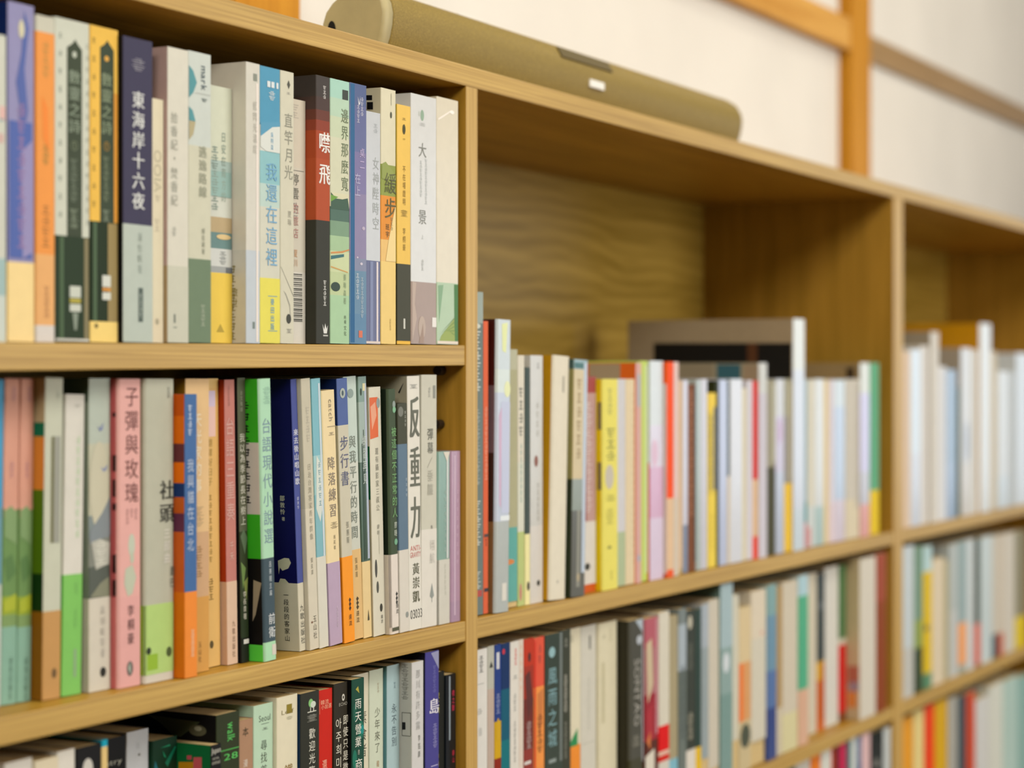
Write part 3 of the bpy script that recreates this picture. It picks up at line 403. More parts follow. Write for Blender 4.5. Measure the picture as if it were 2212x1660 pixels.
(1120.6,11.5,-209.4,26.1,211.7,146.1,0.0,3,0,['dfaaa2',61.9,'dda6a0'],['bb5c5c',61.9,'c46a68'],None,[('s',('e',11,89.2,18.3,105.1,'bdc4b0')),('s',('e',13,84.4,17.2,92.4,'b7bfa8')),('s',('p',[(7.8,81.3),(15.6,83.8),(19.6,74.9),(15.6,63.8),(10.4,62.2),(6.5,71.1)],'b9bfa8')),('s',('d',9.9,122.6,111.5,4,3.1,'a97a74')),('s',('d',14.6,122.6,116.3,3,3.1,'a97a74')),('s',('d',19.3,122.6,114.4,3,3.1,'a97a74')),('s',('e',9.4,7.4,16.2,17.6,'6a605a')),('s',('p',[(11,12.9),(13,17),(13.6,8.1)],'a9b8a6')),('c',('p',[(4.7,188.6),(1.9,188.7),(1.9,185.8),(4.7,185.8)],'3a1818')),('c',('p',[(4.7,159.6),(1.5,159.6),(1.5,148.6),(4.7,148.5)],'3a1818')),('c',('p',[(4.7,142.8),(1.9,142.9),(1.9,131.2),(4.7,131.1)],'3a1818')),('c',('p',[(4.7,126.4),(1.5,126.5),(1.5,122),(4.7,121.9)],'3a1818')),('c',('p',[(4.7,91.6),(1.5,91.8),(1.5,79.2),(4.7,79)],'3a1818')),('c',('p',[(4.7,74.2),(1.5,74.4),(1.5,63.4),(4.7,63.1)],'3a1818'))],[('s',('t','子彈與玫瑰',14.6,207.9,125.2,1.02,0,'74443e')),('s',('t','李桐豪',13.6,57.1,28.4,0.9,0,'5c3a36'))],'pink book with a dark five-character title beside the thick grey one'),  # front cover colour is deepened by painted shade
(1147.2,9.6,-209.4,34.4,211.8,146.1,0.0,3,0,['b5b5a2',54.3,'afcc78',6,'cfc8ba'],['8f8d76',54.3,'84a41c',6,'bdb5a2'],(54.3,5.7,'afcc7a'),[('s',('d',26.8,205.9,198.2,3,3.4,'85867a')),('s',('e',24.1,16,30.3,23.2,'4a5a30')),('s',('p',[(2.8,8.9),(14.5,8.9),(14.5,19.9),(2.8,19.9)],'8fb430')),('s',('e',1.8,19.9,6.9,25.1,'26301a'))],[('s',('t','社頭',24.8,141.8,109.4,1.15,0.02,'3a3a30')),('s',('t','三部曲',24.8,107.4,81.5,1.0,0,'dedbd0')),('s',('t','蕭巴',31,80.2,64,0.8,0,'65665a'))],'thick grey book with a bright lime band and two black characters'),  # front cover bands are darker copies of the spine, shade painted in
(1182.1,1.4,-209.4,14.4,201,138.7,0.0,0.8,0,['466a9c',60.9,'e68a3a'],['c85a1c',185.6,'e0701e',165.9,'6a3a3c',152.7,'e8741c',138,'2a3f70',128.1,'c9622a',116.6,'6a3a50',103.5,'d0642c',60.9,'e07820'],(60.9,0.3,'e88a38'),[('s',('d',5.8,193.4,170.8,4,4.3,'b9c6d6')),('s',('d',9,33.9,14.3,12,4.3,'e6c8a6'))],[('s',('t','我與貓在台北',6.5,156,88.7,0.8,0,'b6c4d8'))],'short blue book with an orange lower band and orange printed cover'),
(1197.1,12,-209.4,28.4,211.9,146.2,0.0,0.8,0,['dcb987',101.3,'c9a37c',54.4,'cf9a50'],['7c5a14',17.6,'b06f18'],None,[('s',('d',15.6,91.3,67.8,4,8.5,'9c7648')),('s',('d',14.2,119.7,104.7,4,14.2,'a98d68'))],[('s',('t','天光家的事',14.2,188.4,128.8,0.95,0,'e8dcc0')),('s',('t','玉山社',17,22.6,6.8,0.8,0,'8a5c24'))],'tan paperback with a broad tan front cover behind the short blue book'),
(1228.7,20.4,-209.4,22.5,211.9,146.2,-0.0136,0.8,1,['e4bf74',205.1,'e0b66e'],None,None,[('s',('p',[(2.2,191.4),(18,191.4),(18,203),(2.2,203)],'d3c3d8')),('s',('p',[(2.2,169.3),(18,169.3),(18,191.4),(2.2,191.4)],'e3bfb4')),('s',('d',11.2,126.7,75.6,9,3.6,'a5803c')),('s',('d',11.2,65.3,48.3,3,5.4,'8a6a2c')),('s',('e',9,13.5,13.5,19.3,'5a4a26'))],[('s',('t','翻譯好日子',11.2,168.3,132.8,0.9,0,'b3924c'))],'golden yellow book with a pinkish film sheen painted near its top'),  # lilac and pink patches are film sheen painted on the spine
(1252.8,15.4,-209.4,12.9,211.2,145.7,-0.0194,0.8,0,['c28076',61.7,'d9b99c'],['a03a12',61.7,'caa488'],(61.7,0.3,'d9baa0'),[('s',('d',5.2,206.4,191.3,4,3.1,'b3766c'))],[('s',('t','台語三重奏',5.8,184.5,105.6,0.75,0,'d3a49a')),('s',('t','千禾',6.5,91.9,76.4,0.8,0,'d9b0a4')),('s',('t','九歌出版社',7.8,32.9,4.8,0.8,0,'8a6a54'))],'dusty rose book with a peach lower band'),
(1267.3,13.2,-209.4,10.2,212.6,146.7,-0.0251,0.8,0,['5d604c',98,'39422c',46.2,'2f3a26',18.6,'24261c'],['15160f'],None,[('s',('p',[(1,94.5),(5.1,99.7),(9.7,92.8),(6.1,80.7)],'5c6e54')),('s',('p',[(1,75.6),(7.2,70.4),(3.1,54.8)],'6e8a4c')),('s',('p',[(4.1,60),(9.7,63.5),(7.2,46.2)],'7c8a48')),('s',('p',[(3.1,13.8),(9.7,13.8),(9.7,17.2),(3.1,17.2)],'dad9cf'))],[('s',('t','我以為季節長在樹上',4.9,171.9,102.1,1.0,0,'d6d4c4')),('s',('t','台文戰線',4.6,203.6,187.1,0.8,0,'9c9c8a')),('s',('t','李長青著',5.1,53.8,31.7,0.9,0,'cfcdbb'))],'slim black book with white characters and a leaf pattern'),
(1280.6,1.5,-209.4,16.4,211.9,146.2,-0.0374,2.5,0,['aad4b4',77.3,'44545c',14.2,'aad8b0'],['3fae2c',164.4,'c8c3b8',110.6,'3fae2c',77.3,'17180f',12.5,'5fd84c'],None,[('c',('d',11.9,195.3,115.6,9,5,'17180f')),('c',('p',[(8.6,61.3),(1.5,59.3),(7.3,35.4),(10.2,30)],'9a9078')),('s',('d',9.9,205.7,192.5,4,9.9,'8cb49c')),('s',('p',[(9.9,3.8),(15,3.8),(15,11.8),(9.9,11.8)],'d3cdbf'))],[('s',('t','台語現代小說選',8.5,183.5,87.1,1.0,0,'7c94a0')),('s',('t','呂美親主編',9.5,75.3,48.2,0.7,0,'c3cccf')),('s',('t','前衛',10.2,36.4,16.3,1.0,0,'dfe2e0'))],'vivid green and mint book with a slate band and grey-blue title'),
(1343.5,12.1,-209.4,8.3,212,150,-0.0604,0.8,0,['4f5896',53.2,'cfc9b3'],['151f50',53.2,'cfcab4'],None,[('c',('p',[(17.7,70.4),(11.6,72.8),(7.3,72.6),(5.6,69.1),(8.2,64.7),(13.8,62.7),(16,65.1),(17.3,59.6)],'c9c8ae')),('c',('p',[(17.7,53.1),(16,56.5),(11.6,56.3),(8.2,53.2)],'c9c8ae'))],[('s',('t','來去後山唱山歌',4.2,173.9,129.4,1.15,0.02,'d0d2e0')),('s',('t','鄒敦怜',4.2,120.8,110.7,0.9,0,'c3c6da')),('s',('t','九歌出版社',4.6,36.7,5.1,1.0,0,'55544a')),('c',('t','鄒敦怜',11.6,122.1,106.3,-1.0,0.012,'c9c6b4')),('c',('t','著',11.2,105.2,101.6,-1.0,0.012,'c9c6b4')),('c',('t','一段段的客家山',11.2,46.6,7,-1.0,0.012,'2c2c24'))],'deep navy book pulled forward with a broad navy cover and cream band'),
(1352.5,8.6,-209.4,13,212.4,146.6,-0.0613,0.8,0,['c3bda8',110.9,'cfc8b4'],None,None,[('s',('e',2.6,20.6,5.2,22.4,'7a5a44')),('s',('d',7.2,190.4,161.5,4,5.2,'b3ad9a'))],[('s',('t','日治台灣客家青年群像',7.2,146.3,85.6,0.9,0,'a09a86')),('s',('t','張良澤',6.5,72.6,58.2,0.8,0,'918b78')),('s',('t','玉山社',7.8,27.1,7.6,0.9,0,'6a6454'))],'plain beige book right of the navy one'),
(1365.9,8.3,-209.4,13.1,212.4,146.6,-0.0591,0.8,1,['78b0ba',152,'9cc4c4',121.1,'82b4bc',72,'d6d3c4'],None,None,[('s',('p',[(3.9,152),(11.8,142.9),(12.4,117.5),(6.6,99.3),(1.3,110.2)],'cfd6cc')),('s',('p',[(9.4,72),(11.8,72),(11.8,208.4),(9.4,208.4)],'c6d2d8')),('s',('d',7.2,146.6,110.2,6,3.7,'7c9ca4'))],[],'slim teal book with a white wave under glossy film'),
(1379.6,8.4,-209.4,20.6,202.9,140,-0.06,2.5,0,['e6d3a6',65.9,'b39cb4'],None,(65.9,0.3,'b5a0b6'),[('s',('p',[(7.2,173.7),(19.1,173.7),(19.1,174.3),(7.2,174.3)],'a8987a')),('s',('d',12.8,169.5,166.5,1,8.2,'9c8c70')),('s',('d',12.4,97.9,92.4,2,10.3,'8f8062'))],[('s',('tr','catch',12.4,195.9,178.3,1.0,0,'9a8d74')),('s',('t','降落練習',11.3,151.1,101.2,1.0,0,'8b8072')),('s',('t','楊莉敏',12.4,88,75.5,0.8,0,'8f8468')),('s',('t','大塊文化',12.8,31.4,13,0.7,0,'c9b8c6'))],'cream paperback with a lilac lower band and four-character title'),
(1400.6,7.6,-209.4,15.7,212.5,146.6,-0.0551,0.8,0,['56689a',175,'c6c1ac',69.3,'ef9632'],['1c2c58',175,'a9a48c',69.3,'d47c18'],(69.3,0.3,'f0982f'),[('s',('e',3.9,196.5,11.8,204.7,'a7b0a8')),('s',('e',6.3,198.4,9.4,202.8,'4a5a60')),('s',('p',[(7.8,34.1),(9.4,35.9),(11.3,34.1),(9.4,31.8)],'4a2f14')),('s',('p',[(7.8,30.7),(9.4,32.6),(11.3,30.7),(9.4,28.5)],'4a2f14')),('s',('p',[(7.8,27.4),(9.4,29.2),(11.3,27.4),(9.4,25.2)],'4a2f14'))],[('s',('t','步行書',7.8,167.6,125.3,1.0,0,'5c607c')),('s',('t','張惠菁',9.4,97.9,79.3,0.8,0,'8a8878')),('s',('t','遠流',9.4,22.9,12.6,1.0,0,'4a3416'))],'blue-topped grey book with an orange lower band'),
(1416.7,12.1,-209.4,19.4,214,147.7,-0.0525,0.8,1,['bcc9bc',144.5,'c9cbbc',73.2,'dcb878'],None,(73.2,0.3,'dcb87c'),[('s',('e',5.8,196.4,14.5,203.9,'8c9c94')),('s',('p',[(9.7,33),(11.6,34.8),(13.9,33),(11.6,30.7)],'4a3a1c')),('s',('p',[(9.7,29.6),(11.6,31.5),(13.9,29.6),(11.6,27.3)],'4a3a1c')),('s',('p',[(9.7,26.2),(11.6,28.1),(13.9,26.2),(11.6,23.9)],'4a3a1c'))],[('s',('t','與我平行的時間',10.8,167.1,81.4,0.95,0,'7d8478')),('s',('t','張惠菁',11.6,67.1,49.9,0.8,0,'8a7448')),('s',('t','遠流',11.6,23.6,13,1.0,0,'5a4622'))],'pale grey-green book with a seven-character title and tan band'),
(1436.5,11.7,-209.4,12.7,214.1,147.7,-0.0433,0.8,1,['7c9486',193.3,'98a89c',144.1,'54685a',62.7,'e3ca94'],None,None,[('s',('p',[(8.9,64.6),(11.7,64.6),(11.7,208.4),(8.9,208.4)],'b4bccc')),('s',('p',[(3.2,63.9),(4.6,63.9),(4.6,159.2),(3.2,159.2)],'2c4030')),('s',('p',[(5.8,63.9),(6.8,63.9),(6.8,170.6),(5.8,170.6)],'33402f')),('s',('e',2.5,198.5,5.1,204.6,'33402f')),('s',('p',[(6.3,202.3),(10.1,202.3),(10.1,208.4),(6.3,208.4)],'d8d0a4')),('s',('p',[(6.3,15.4),(7.6,23),(8.9,15.4),(8.9,13.9),(6.3,13.9)],'4a4430'))],[('s',('t','練習再見',7.6,166.8,125.2,0.8,0,'c3ccc6'))],'film-wrapped grey-green striped book with a cream foot'),  # pale bluish strip is an iridescent film reflection painted on
(1449.6,10.3,-209.4,18.4,205.3,141.7,-0.0391,0.8,0,['d3cfbc'],['b9b19a',156.9,'1f5a38',113,'a9a186'],None,[('s',('p',[(0.5,196.9),(13.2,196.9),(13.2,164.1),(0.5,162.6)],'d8693c')),('s',('p',[(1.8,189.3),(9.2,193.1),(11,181.7),(3.7,170.2)],'e0a080')),('s',('e',11,187.8,16.9,196.2,'8f9c98')),('s',('p',[(10.6,67.2),(11.4,67.2),(11.4,82.5),(10.6,82.5)],'b0ac9a')),('s',('e',3.7,48.2,7.3,63.4,'4a4a44')),('s',('e',5.5,35.2,9.2,45.1,'55554c')),('s',('e',10.1,19.2,14.3,26,'3c3c34'))],[('s',('t','還有攝影家三叔公',10.1,155.7,102.3,0.9,0,'8b897a')),('s',('t','廖明',10.1,92.4,82.5,0.9,0,'8b897a')),('s',('t','遠流',12.9,16.9,9.3,1.0,0,'4a4a40'))],'cream book with a square orange picture near its top'),
(1468.3,5,-209.4,13.9,203.8,140.6,-0.0292,3,0,['47543f',66.2,'dcd2c6'],['1d271b',66.2,'c9c0b0'],(66.2,5.8,'dcd3c8'),[('s',('e',7,187.6,11.8,193.8,'8c9890')),('s',('e',7,183.8,12.2,189.2,'7eb08a')),('s',('e',7,73.8,11.8,79.2,'74a886')),('s',('p',[(1.8,2.4),(12.2,2.4),(12.2,5.4),(1.8,5.4)],'55553f')),('s',('p',[(7.7,33.1),(9.2,35),(11.1,33.1),(9.2,30.8)],'33332b')),('s',('p',[(7.7,29.6),(9.2,31.6),(11.1,29.6),(9.2,27.3)],'33332b')),('s',('p',[(7.7,26.2),(9.2,28.1),(11.1,26.2),(9.2,23.9)],'33332b'))],[('s',('t','被這個不正常的人',8.3,173,96.1,0.95,0,'7cae72')),('s',('t','廖瞇',9,93.8,80.8,0.8,0,'c6cfc0')),('s',('t','遠流',9.7,25.4,16.2,1.0,0,'4a4a40'))],'dark green book with light green title and a white lower band'),
(1482.6,4.9,-209.4,15.2,191.7,132.3,-0.0237,0.8,0,['4a4c3e',157.6,'62788a',68.9,'d3cec2'],None,None,[('s',('e',0.8,180.5,9.1,189,'75776c')),('s',('d',12.2,185.1,171.2,4,2.1,'a8a89c')),('s',('d',12.9,128.9,111.5,4,2.1,'a8b4bc')),('s',('e',9.1,11.5,13.7,16.6,'8d928c'))],[],'slate blue book with a black head and white foot,under a tall grey cover'),
(1498.3,5.3,-209.4,20.4,214.6,148.1,-0.018,0.8,0,['dcd9cd'],['a39f8a'],None,[('s',('d',10.2,207.6,203.7,2,12.2,'6a6a60')),('c',('p',[(3.6,209.1),(4,207.6),(7.7,199.8),(9,200.9)],'1c1c16'))],[('s',('t','反重力',11.2,201.3,73.8,0.44,0.05,'66685a')),('s',('h','ANTI-',11.2,71.4,66.7,17.3,0.012,'c8605a')),('s',('h','GRAVITY',10.6,65.9,61.2,17.3,0.012,'c8605a')),('s',('t','黃崇凱',11.4,57.3,22.1,1.15,0.02,'5c5a40')),('s',('h','03033',11.2,17.4,9.6,19.4,0.012,'3c3c34'))],'tall white book with huge grey brush glyphs and red small capitals'),
(1519.1,5.8,-209.4,25.9,215.9,148.9,0.0,0.8,0,['c6c4b4',83.6,'d9d5ca'],None,(83.6,0.3,'dad6cb'),[('s',('p',[(19.4,195.7),(23.3,195.7),(23.3,206.8),(19.4,206.8)],'8f9086')),('s',('d',13,205.2,196.5,3,4.1,'a8a89c')),('s',('p',[(9.1,136.3),(9.9,136.3),(18.1,145),(17.4,145)],'a8a698')),('s',('p',[(13.5,26.1),(17.1,37.2),(20.7,26.1),(17.6,23.8),(17.6,20.6),(16.6,20.6),(16.6,23.8)],'8f948e'))],[('s',('t','彈幕',14.5,171.1,147.3,1.0,0,'6f6f62')),('s',('t','垂簾',14.5,135.5,111.7,1.0,0,'b0ae9e')),('s',('t','馬',16.9,87.1,83.2,1.1,0,'77776c')),('s',('t','翊航',17.6,75.3,53.1,0.9,0,'c6c3b8'))],'plain light grey book with a faint vertical title,last tall one before the bare wood'),
(1545.5,4.7,-209.4,21.8,149.4,105,0.0,3,1,['86a498',55.9,'cfccbc'],None,(55.9,0.3,'cfccbf'),[('s',('p',[(14.4,56.7),(17.4,56.7),(17.4,146.6),(14.4,146.6)],'ccd2cf')),('s',('p',[(8.7,149),(20,149),(15.2,140.2)],'d6cfc0')),('s',('d',12,116.1,60,9,3,'a6bab0')),('s',('d',12,51.9,23.9,6,3,'b9b8a8'))],[],'short glossy teal book with a white foot'),
(1567.7,4.5,-209.4,18.1,149.2,105,0.0,3,1,['b091a6',17.9,'a98ea4'],None,None,[('s',('p',[(5.4,5.8),(7.6,5.8),(7.6,145.5),(5.4,145.5)],'cbb4c4')),('s',('d',11.2,115.2,46.3,9,2.9,'c0a6b8'))],[],'short lilac book beside the upright on the middle shelf'),
]),
('books on the lower left shelf', [
(1009.4,12.9,-455,26.2,212.7,146.8,0.0,0.8,0,['d3cfc4'],None,None,[],[],'white book top showing at the bottom left corner'),
(1036.1,11.1,-455,23,210,144.9,0.0,0.8,0,['d8cdb0'],None,None,[],[],'cream book top next to the corner one'),
(1059.6,12.8,-455,17.8,212.1,146.3,0.0,0.8,0,['d9d5c9'],None,None,[],[],'white book top right of the cream one at the bottom left'),
(1078,12.1,-455,25.8,211.6,146,0.0,0.8,0,['15160f'],None,None,[('s',('e',6.4,189.3,16.8,203.3,'c9c6bc'))],[],'black book with a white blob,bottom left'),
(1104.3,12.1,-455,6.3,213.1,147,0.0,0.8,0,['18a4be',208.4,'dcc080'],None,None,[],[],'very thin book with a cyan head and tan spine'),
(1111.1,34.2,-455,46.7,207,142.9,0.0,0.8,0,['191a12'],None,None,[],[('s',('h','the',16.3,196.7,192.2,18.7,0.012,'b8b6a6')),('s',('h','tapestry',23.3,192.2,188.3,37.3,0.012,'b8b6a6'))],'black book with slanted white lettering'),
(1158.2,33.9,-455,24.7,208.3,143.7,0.0,0.8,0,['c3c6c8'],None,None,[('s',('e',12.3,189.9,15.3,191.9,'77776f')),('s',('d',12.3,199.7,195.1,3,4.9,'b0b2b0'))],[],'pale grey book with a single dark dot'),
(1183.4,30.8,-455,28.9,198.8,137.2,0.0,0.8,0,['1d3a2a'],None,None,[('s',('p',[(2.9,184.5),(11.5,167.8),(8.7,164.5),(1.4,177.8)],'0f6a74')),('s',('p',[(14.4,181.1),(26,191.8),(27.4,190.5),(17.3,177.8)],'127a5c')),('s',('p',[(8.7,192.5),(20.2,193.8),(20.2,192.5)],'1c8a60')),('s',('p',[(11.5,190.5),(15.9,184.5),(13,185.8)],'1c8a60'))],[],'dark floral book with teal leaves'),
(1212.7,1.3,-455,12.7,193.5,120,0.0,0.8,0,['15180f'],['0f6a3c'],None,[('c',('p',[(28.6,179.4),(15.4,180.6),(15.4,163.2),(28.6,162)],'c08a14')),('c',('p',[(15.4,183.9),(8,184.6),(8,167.2),(15.4,166.5)],'c85a60')),('c',('p',[(21.1,184.8),(17,185.1),(17,182.1),(21.1,181.8)],'c85060'))],[('s',('h','Japan',6.3,191.5,187.5,10.8,0.012,'d2d2c4')),('s',('h','and the',5.7,184.9,182.9,7.6,0.012,'b9b9aa')),('s',('h','animal',6.1,182.2,179.5,9.5,0.012,'b9b9aa'))],'black book with a green illustrated cover and white English words'),
(1225.9,6,-455,29,212.9,150,0.0,0.8,0,['333a26'],['14160c'],None,[('s',('p',[(1.2,185.7),(27.8,185.7),(27.8,186.4),(1.2,186.4)],'4fae50')),('c',('p',[(62.7,209.2),(14.7,207.1),(32.2,194.9),(39.8,196.3),(51.2,204.3)],'4c543c')),('c',('e',24.7,196.8,8.9,205,'5e5c46')),('c',('e',19.7,200.5,13,204,'9a9880'))],[('s',('tr','walk',17.4,205.8,191.9,1.9,0.05,'5cc460')),('s',('h','28',17.4,183.4,178.6,17.4,0.012,'5cc460'))],'thick black magazine with green lowercase lettering and number 28'),
(1255.4,8.4,-455,20,204.2,140.9,0.0,0.8,0,['a88468'],None,None,[],[('s',('t','本',10,199.3,191.1,1.1,0,'3a3420')),('s',('t','漫遊',10,175.2,161.5,1.0,0,'d9cfc0'))],'short brown-pink book with a black brush character'),
(1275.9,8.3,-455,25.5,212.6,146.7,0.0,0.8,0,['b7d3b8'],None,None,[('s',('p',[(9.7,197.5),(19.9,197.5),(19.9,197.9),(9.7,197.9)],'5a6a58')),('s',('d',14.8,194.8,192.7,1,7.6,'4a5648'))],[('s',('h','Seoul',14,204.6,199.7,15.3,0.012,'5a6a58')),('s',('t','尋找首爾',13.2,186.4,149.1,1.05,0,'4f5a48'))],'mint green book with a script city name and a rule'),
(1301.9,5.3,-455,28.2,215.4,148.6,0.0,0.8,0,['ddd6bb'],None,None,[('s',('p',[(13,201.6),(20.3,201.6),(20.3,208.7),(13,208.7)],'8a7a24')),('s',('d',16.9,199.5,196.7,2,8.5,'a09a7c'))],[('s',('h','Leaf',14.1,205.1,201.6,16.9,0.012,'7a6c34')),('s',('t','鐵道',15.5,164.1,139.4,1.1,0,'8a6a14'))],'cream book with a small gold square'),
(1330.6,3,-455,26.5,214.7,148.1,0.0,0.8,0,['33342c'],['1c3450'],None,[('s',('e',11.1,202.8,17.5,209.3,'84bf74')),('s',('e',13.8,202.1,21.2,207.2,'c9d3c3')),('s',('p',[(13.3,199.3),(14.3,199.3),(14.3,202.8),(13.3,202.8)],'d3d3c6')),('s',('p',[(17.5,199.3),(18.6,199.3),(18.6,202.8),(17.5,202.8)],'d3d3c6')),('s',('p',[(9.6,198.9),(21.8,198.9),(21.8,199.6),(9.6,199.6)],'d3d3c6')),('s',('d',15.9,197.1,191.4,3,13.3,'9c9c90'))],[('s',('t','歡迎光臨',15.9,187.1,148.3,1.05,0,'dedccd'))],'charcoal book with a green and white tree emblem'),
(1357.7,6.1,-455,22.8,213.1,147,0.0,0.8,0,['c42a18'],None,None,[('s',('p',[(4.1,194.5),(4.6,194.5),(4.6,206.1),(4.1,206.1)],'e08a6a'))],[('s',('h','韓流',11.4,204.7,201.8,11.4,0.012,'f0b090')),('s',('h','小說選',13.7,201,198.1,14.8,0.012,'f0b090')),('s',('t','還在',11.4,158.7,140.5,0.9,0,'f0b49a'))],'bright red book among the dark ones'),
(1380.9,5.1,-455,20.4,215.7,148.8,0.0,0.8,0,['332f26'],None,None,[('s',('e',11.8,200.9,15.9,206.4,'cfccc0')),('s',('e',12.9,202.4,14.9,205,'332f26'))],[('s',('h','ECHO',13.3,199.8,197.2,12.2,0.012,'a8a598')),('s',('t','아주희미한',6.9,188.8,137.2,1.05,0,'dedac9')),('s',('t','即使只是微',17.1,190.2,142.7,0.95,0,'dedac9'))],'black-brown book with Korean and Chinese white titles'),
(1401.8,1.5,-455,18.8,216.7,149.5,0.0,0.8,0,['234a3c'],['0d130f'],None,[('s',('p',[(5.6,208.5),(9.4,210.7),(11.3,204.8)],'a8a040')),('s',('e',1.9,182.4,7.5,197.3,'1c5a48')),('s',('e',9.4,167.6,17.9,182.4,'1d6a54')),('s',('e',13.2,171.3,17.9,178.7,'1a8a84')),('s',('e',0.9,145.2,7.5,160.1,'15705a'))],[('s',('t','雨天營業',9.4,201.8,160.9,1.1,0,'e6e4d8')),('s',('t','的',10.3,160.1,154.9,0.6,0,'c9c6b8')),('s',('t','商店',10.3,153.4,130.3,1.1,0,'e6e4d8'))],'dark green book with teal blooms and white vertical title'),
(1421.2,18.7,-455,33.5,215.5,148.7,0.0,0.8,0,['dcd6bd'],None,None,[],[('s',('t','素食者',25.1,185.8,145.4,0.9,0,'5a5644'))],'cream book half hidden behind the dark green one'),
(1455.1,18.1,-455,22,216.3,149.2,0.0,0.8,0,['ccd4be'],None,None,[('s',('d',13.6,204.8,196.3,3,3.1,'a89c80'))],[('s',('t','少年來了',12.3,185.5,146.3,1.0,0,'6a6c5a')),('s',('t','韓江',13.2,140.9,127.1,0.7,0,'b08a60'))],'pale mint book with a slender five-character title'),
(1477.6,14.8,-455,20.3,217.7,150.2,0.0,0.8,0,['aac3c6'],['5c8a90'],None,[('s',('d',12.2,203,197.5,2,3.2,'6a8088'))],[('s',('t','永不告別',11.1,185.9,148.6,1.0,0,'55646c'))],'pale blue book with a teal clouded cover'),
(1498.3,2.9,-455,19.3,218.8,151,0.0,0.8,0,['cccbc8'],['b9b9b0'],None,[('c',('d',6.8,217.4,187,8,6.4,'7a7a72')),('c',('p',[(9.9,176.7),(1.5,176.7),(1.5,176.2),(9.9,176.2)],'5a5a52')),('c',('p',[(9.9,157.2),(1.5,157.2),(1.5,156.7),(9.9,156.7)],'5a5a52')),('c',('p',[(9.9,176.7),(9.4,176.7),(9.4,157.2),(9.9,157.2)],'5a5a52')),('c',('p',[(1.5,176.7),(1,176.7),(1,157.2),(1.5,157.2)],'5a5a52')),('c',('p',[(9.5,168.2),(6.3,168.4),(6.3,162.2),(9.5,161.9)],'1c1c18')),('s',('p',[(0.5,218.4),(18.8,218.4),(18.8,218.5),(0.5,218.5)],'d6d4cf'))],[('s',('t','那川有許多霧',9.7,212.9,160.5,0.95,0,'adada9')),('s',('t','李銘康',11.6,157.3,137,0.7,0,'77776f'))],'white book with a patterned cover and light grey title'),
(1518.2,1.4,-455,22.9,225,155.3,0.0,0.8,1,['4a468c'],['14142c'],None,[('s',('p',[(9.2,223.8),(22.4,224.6),(22.4,208.8)],'8f90b0')),('s',('d',15.1,212.7,189,6,5.5,'6a68a4')),('s',('p',[(9.2,126.5),(20.6,126.5),(20.6,127.3),(9.2,127.3)],'b0aecb')),('s',('d',16,162.9,141.6,6,6.9,'8f8dba'))],[('s',('t','島',14.7,185.9,170,1.25,0.02,'dcdae2'))],'glossy violet book with one white brush character'),
(1541.6,9.6,-455,23.3,203.7,140.5,0.0,0.8,0,['22231b'],None,None,[],[('s',('t','夜之獸',11.6,186.8,167.5,1.0,0,'c9c01c')),('s',('t','春山',11.6,133.7,121.6,0.8,0,'c9b41c'))],'thin black book with yellow letters beside the violet one'),
(1565.3,8.4,-455,18,199.6,137.7,0.0,0.8,1,['1e2226'],None,None,[('s',('p',[(5.4,142.1),(7.9,142.1),(7.9,198),(5.4,198)],'8c98a0'))],[('s',('t','夜之獸',13,185.8,166.4,0.9,0,'c83050')),('s',('t','春山',13,133.2,121,0.8,0,'c02c44'))],'black book with crimson letters at the end of the lower row'),
]),
('books on the middle bay shelf', [  # bluish and lavender film reflections are painted into many spine colours here
(1608.5,9.3,-209.4,26.4,290.6,200,0.0,0.8,0,['9ba79f',262.4,'6f7c78',0.6],None,None,[('s',('e',5.3,257.4,21.1,262.4,'ccd2c6')),('s',('d',13.2,256.1,200,6,15.8,'c6ccc4')),('s',('d',13.2,185.4,116.8,14,13.2,'aab2ac')),('s',('d',13.2,103.5,61.9,6,15.8,'ccd0c6')),('s',('d',13.2,39.8,23.2,3,15.8,'ccd0c6')),('s',('p',[(2.6,16.9),(23.7,16.9),(23.7,22.7),(2.6,22.7)],'b0504a'))],[],'tall thin slate grey book against the left upright of the open bay'),
(1635.4,9.1,-209.4,8.7,264.7,182.6,0.0,0.8,0,['dc6a48',0.6],None,None,[('s',('d',4.4,187.4,120.5,12,5.2,'e4a084')),('s',('p',[(0.5,69.5),(8.2,69.5),(8.2,72.4),(0.5,72.4)],'5a4c4c')),('s',('p',[(0.5,20.2),(8.2,20.2),(8.2,23.5),(0.5,23.5)],'44444c')),('s',('d',4.4,68.3,61.2,2,4.4,'8c4434'))],[],'thin orange-red book beside the tall slate one'),
(1644.5,2.5,-209.4,28.2,266.4,183.8,0.017,4,1,['c3cdcf',220.9,'ccd6d0',199.8,'bcc5d4',82.7,'b0b6b2'],['42200a',206.2,'6a5a60',145.1,'3a2c26',82.7,'7c6240'],None,[('s',('p',[(8.5,262.2),(19.7,263.9),(16.9,236.1),(9.9,237.8)],'dde4a8')),('s',('e',14.1,195.6,25.9,210.4,'dfe4b4')),('s',('p',[(8.5,191.4),(25.4,191.4),(25.4,90.3),(11.3,90.3)],'bfc6dc')),('s',('p',[(4.2,178.8),(9.9,187.2),(9.9,94.5),(5.6,98.8)],'cbb0c8')),('s',('p',[(12.7,10.3),(21.1,10.3),(21.1,26.3),(12.7,26.3)],'d6d3c8')),('s',('p',[(8.5,83.2),(25.9,83.2),(25.9,87.8),(8.5,87.8)],'dfe6e8'))],[],'thick silvery film-wrapped book with painted yellow-green glints'),  # yellow-green and lavender shapes are film glints painted on the spine
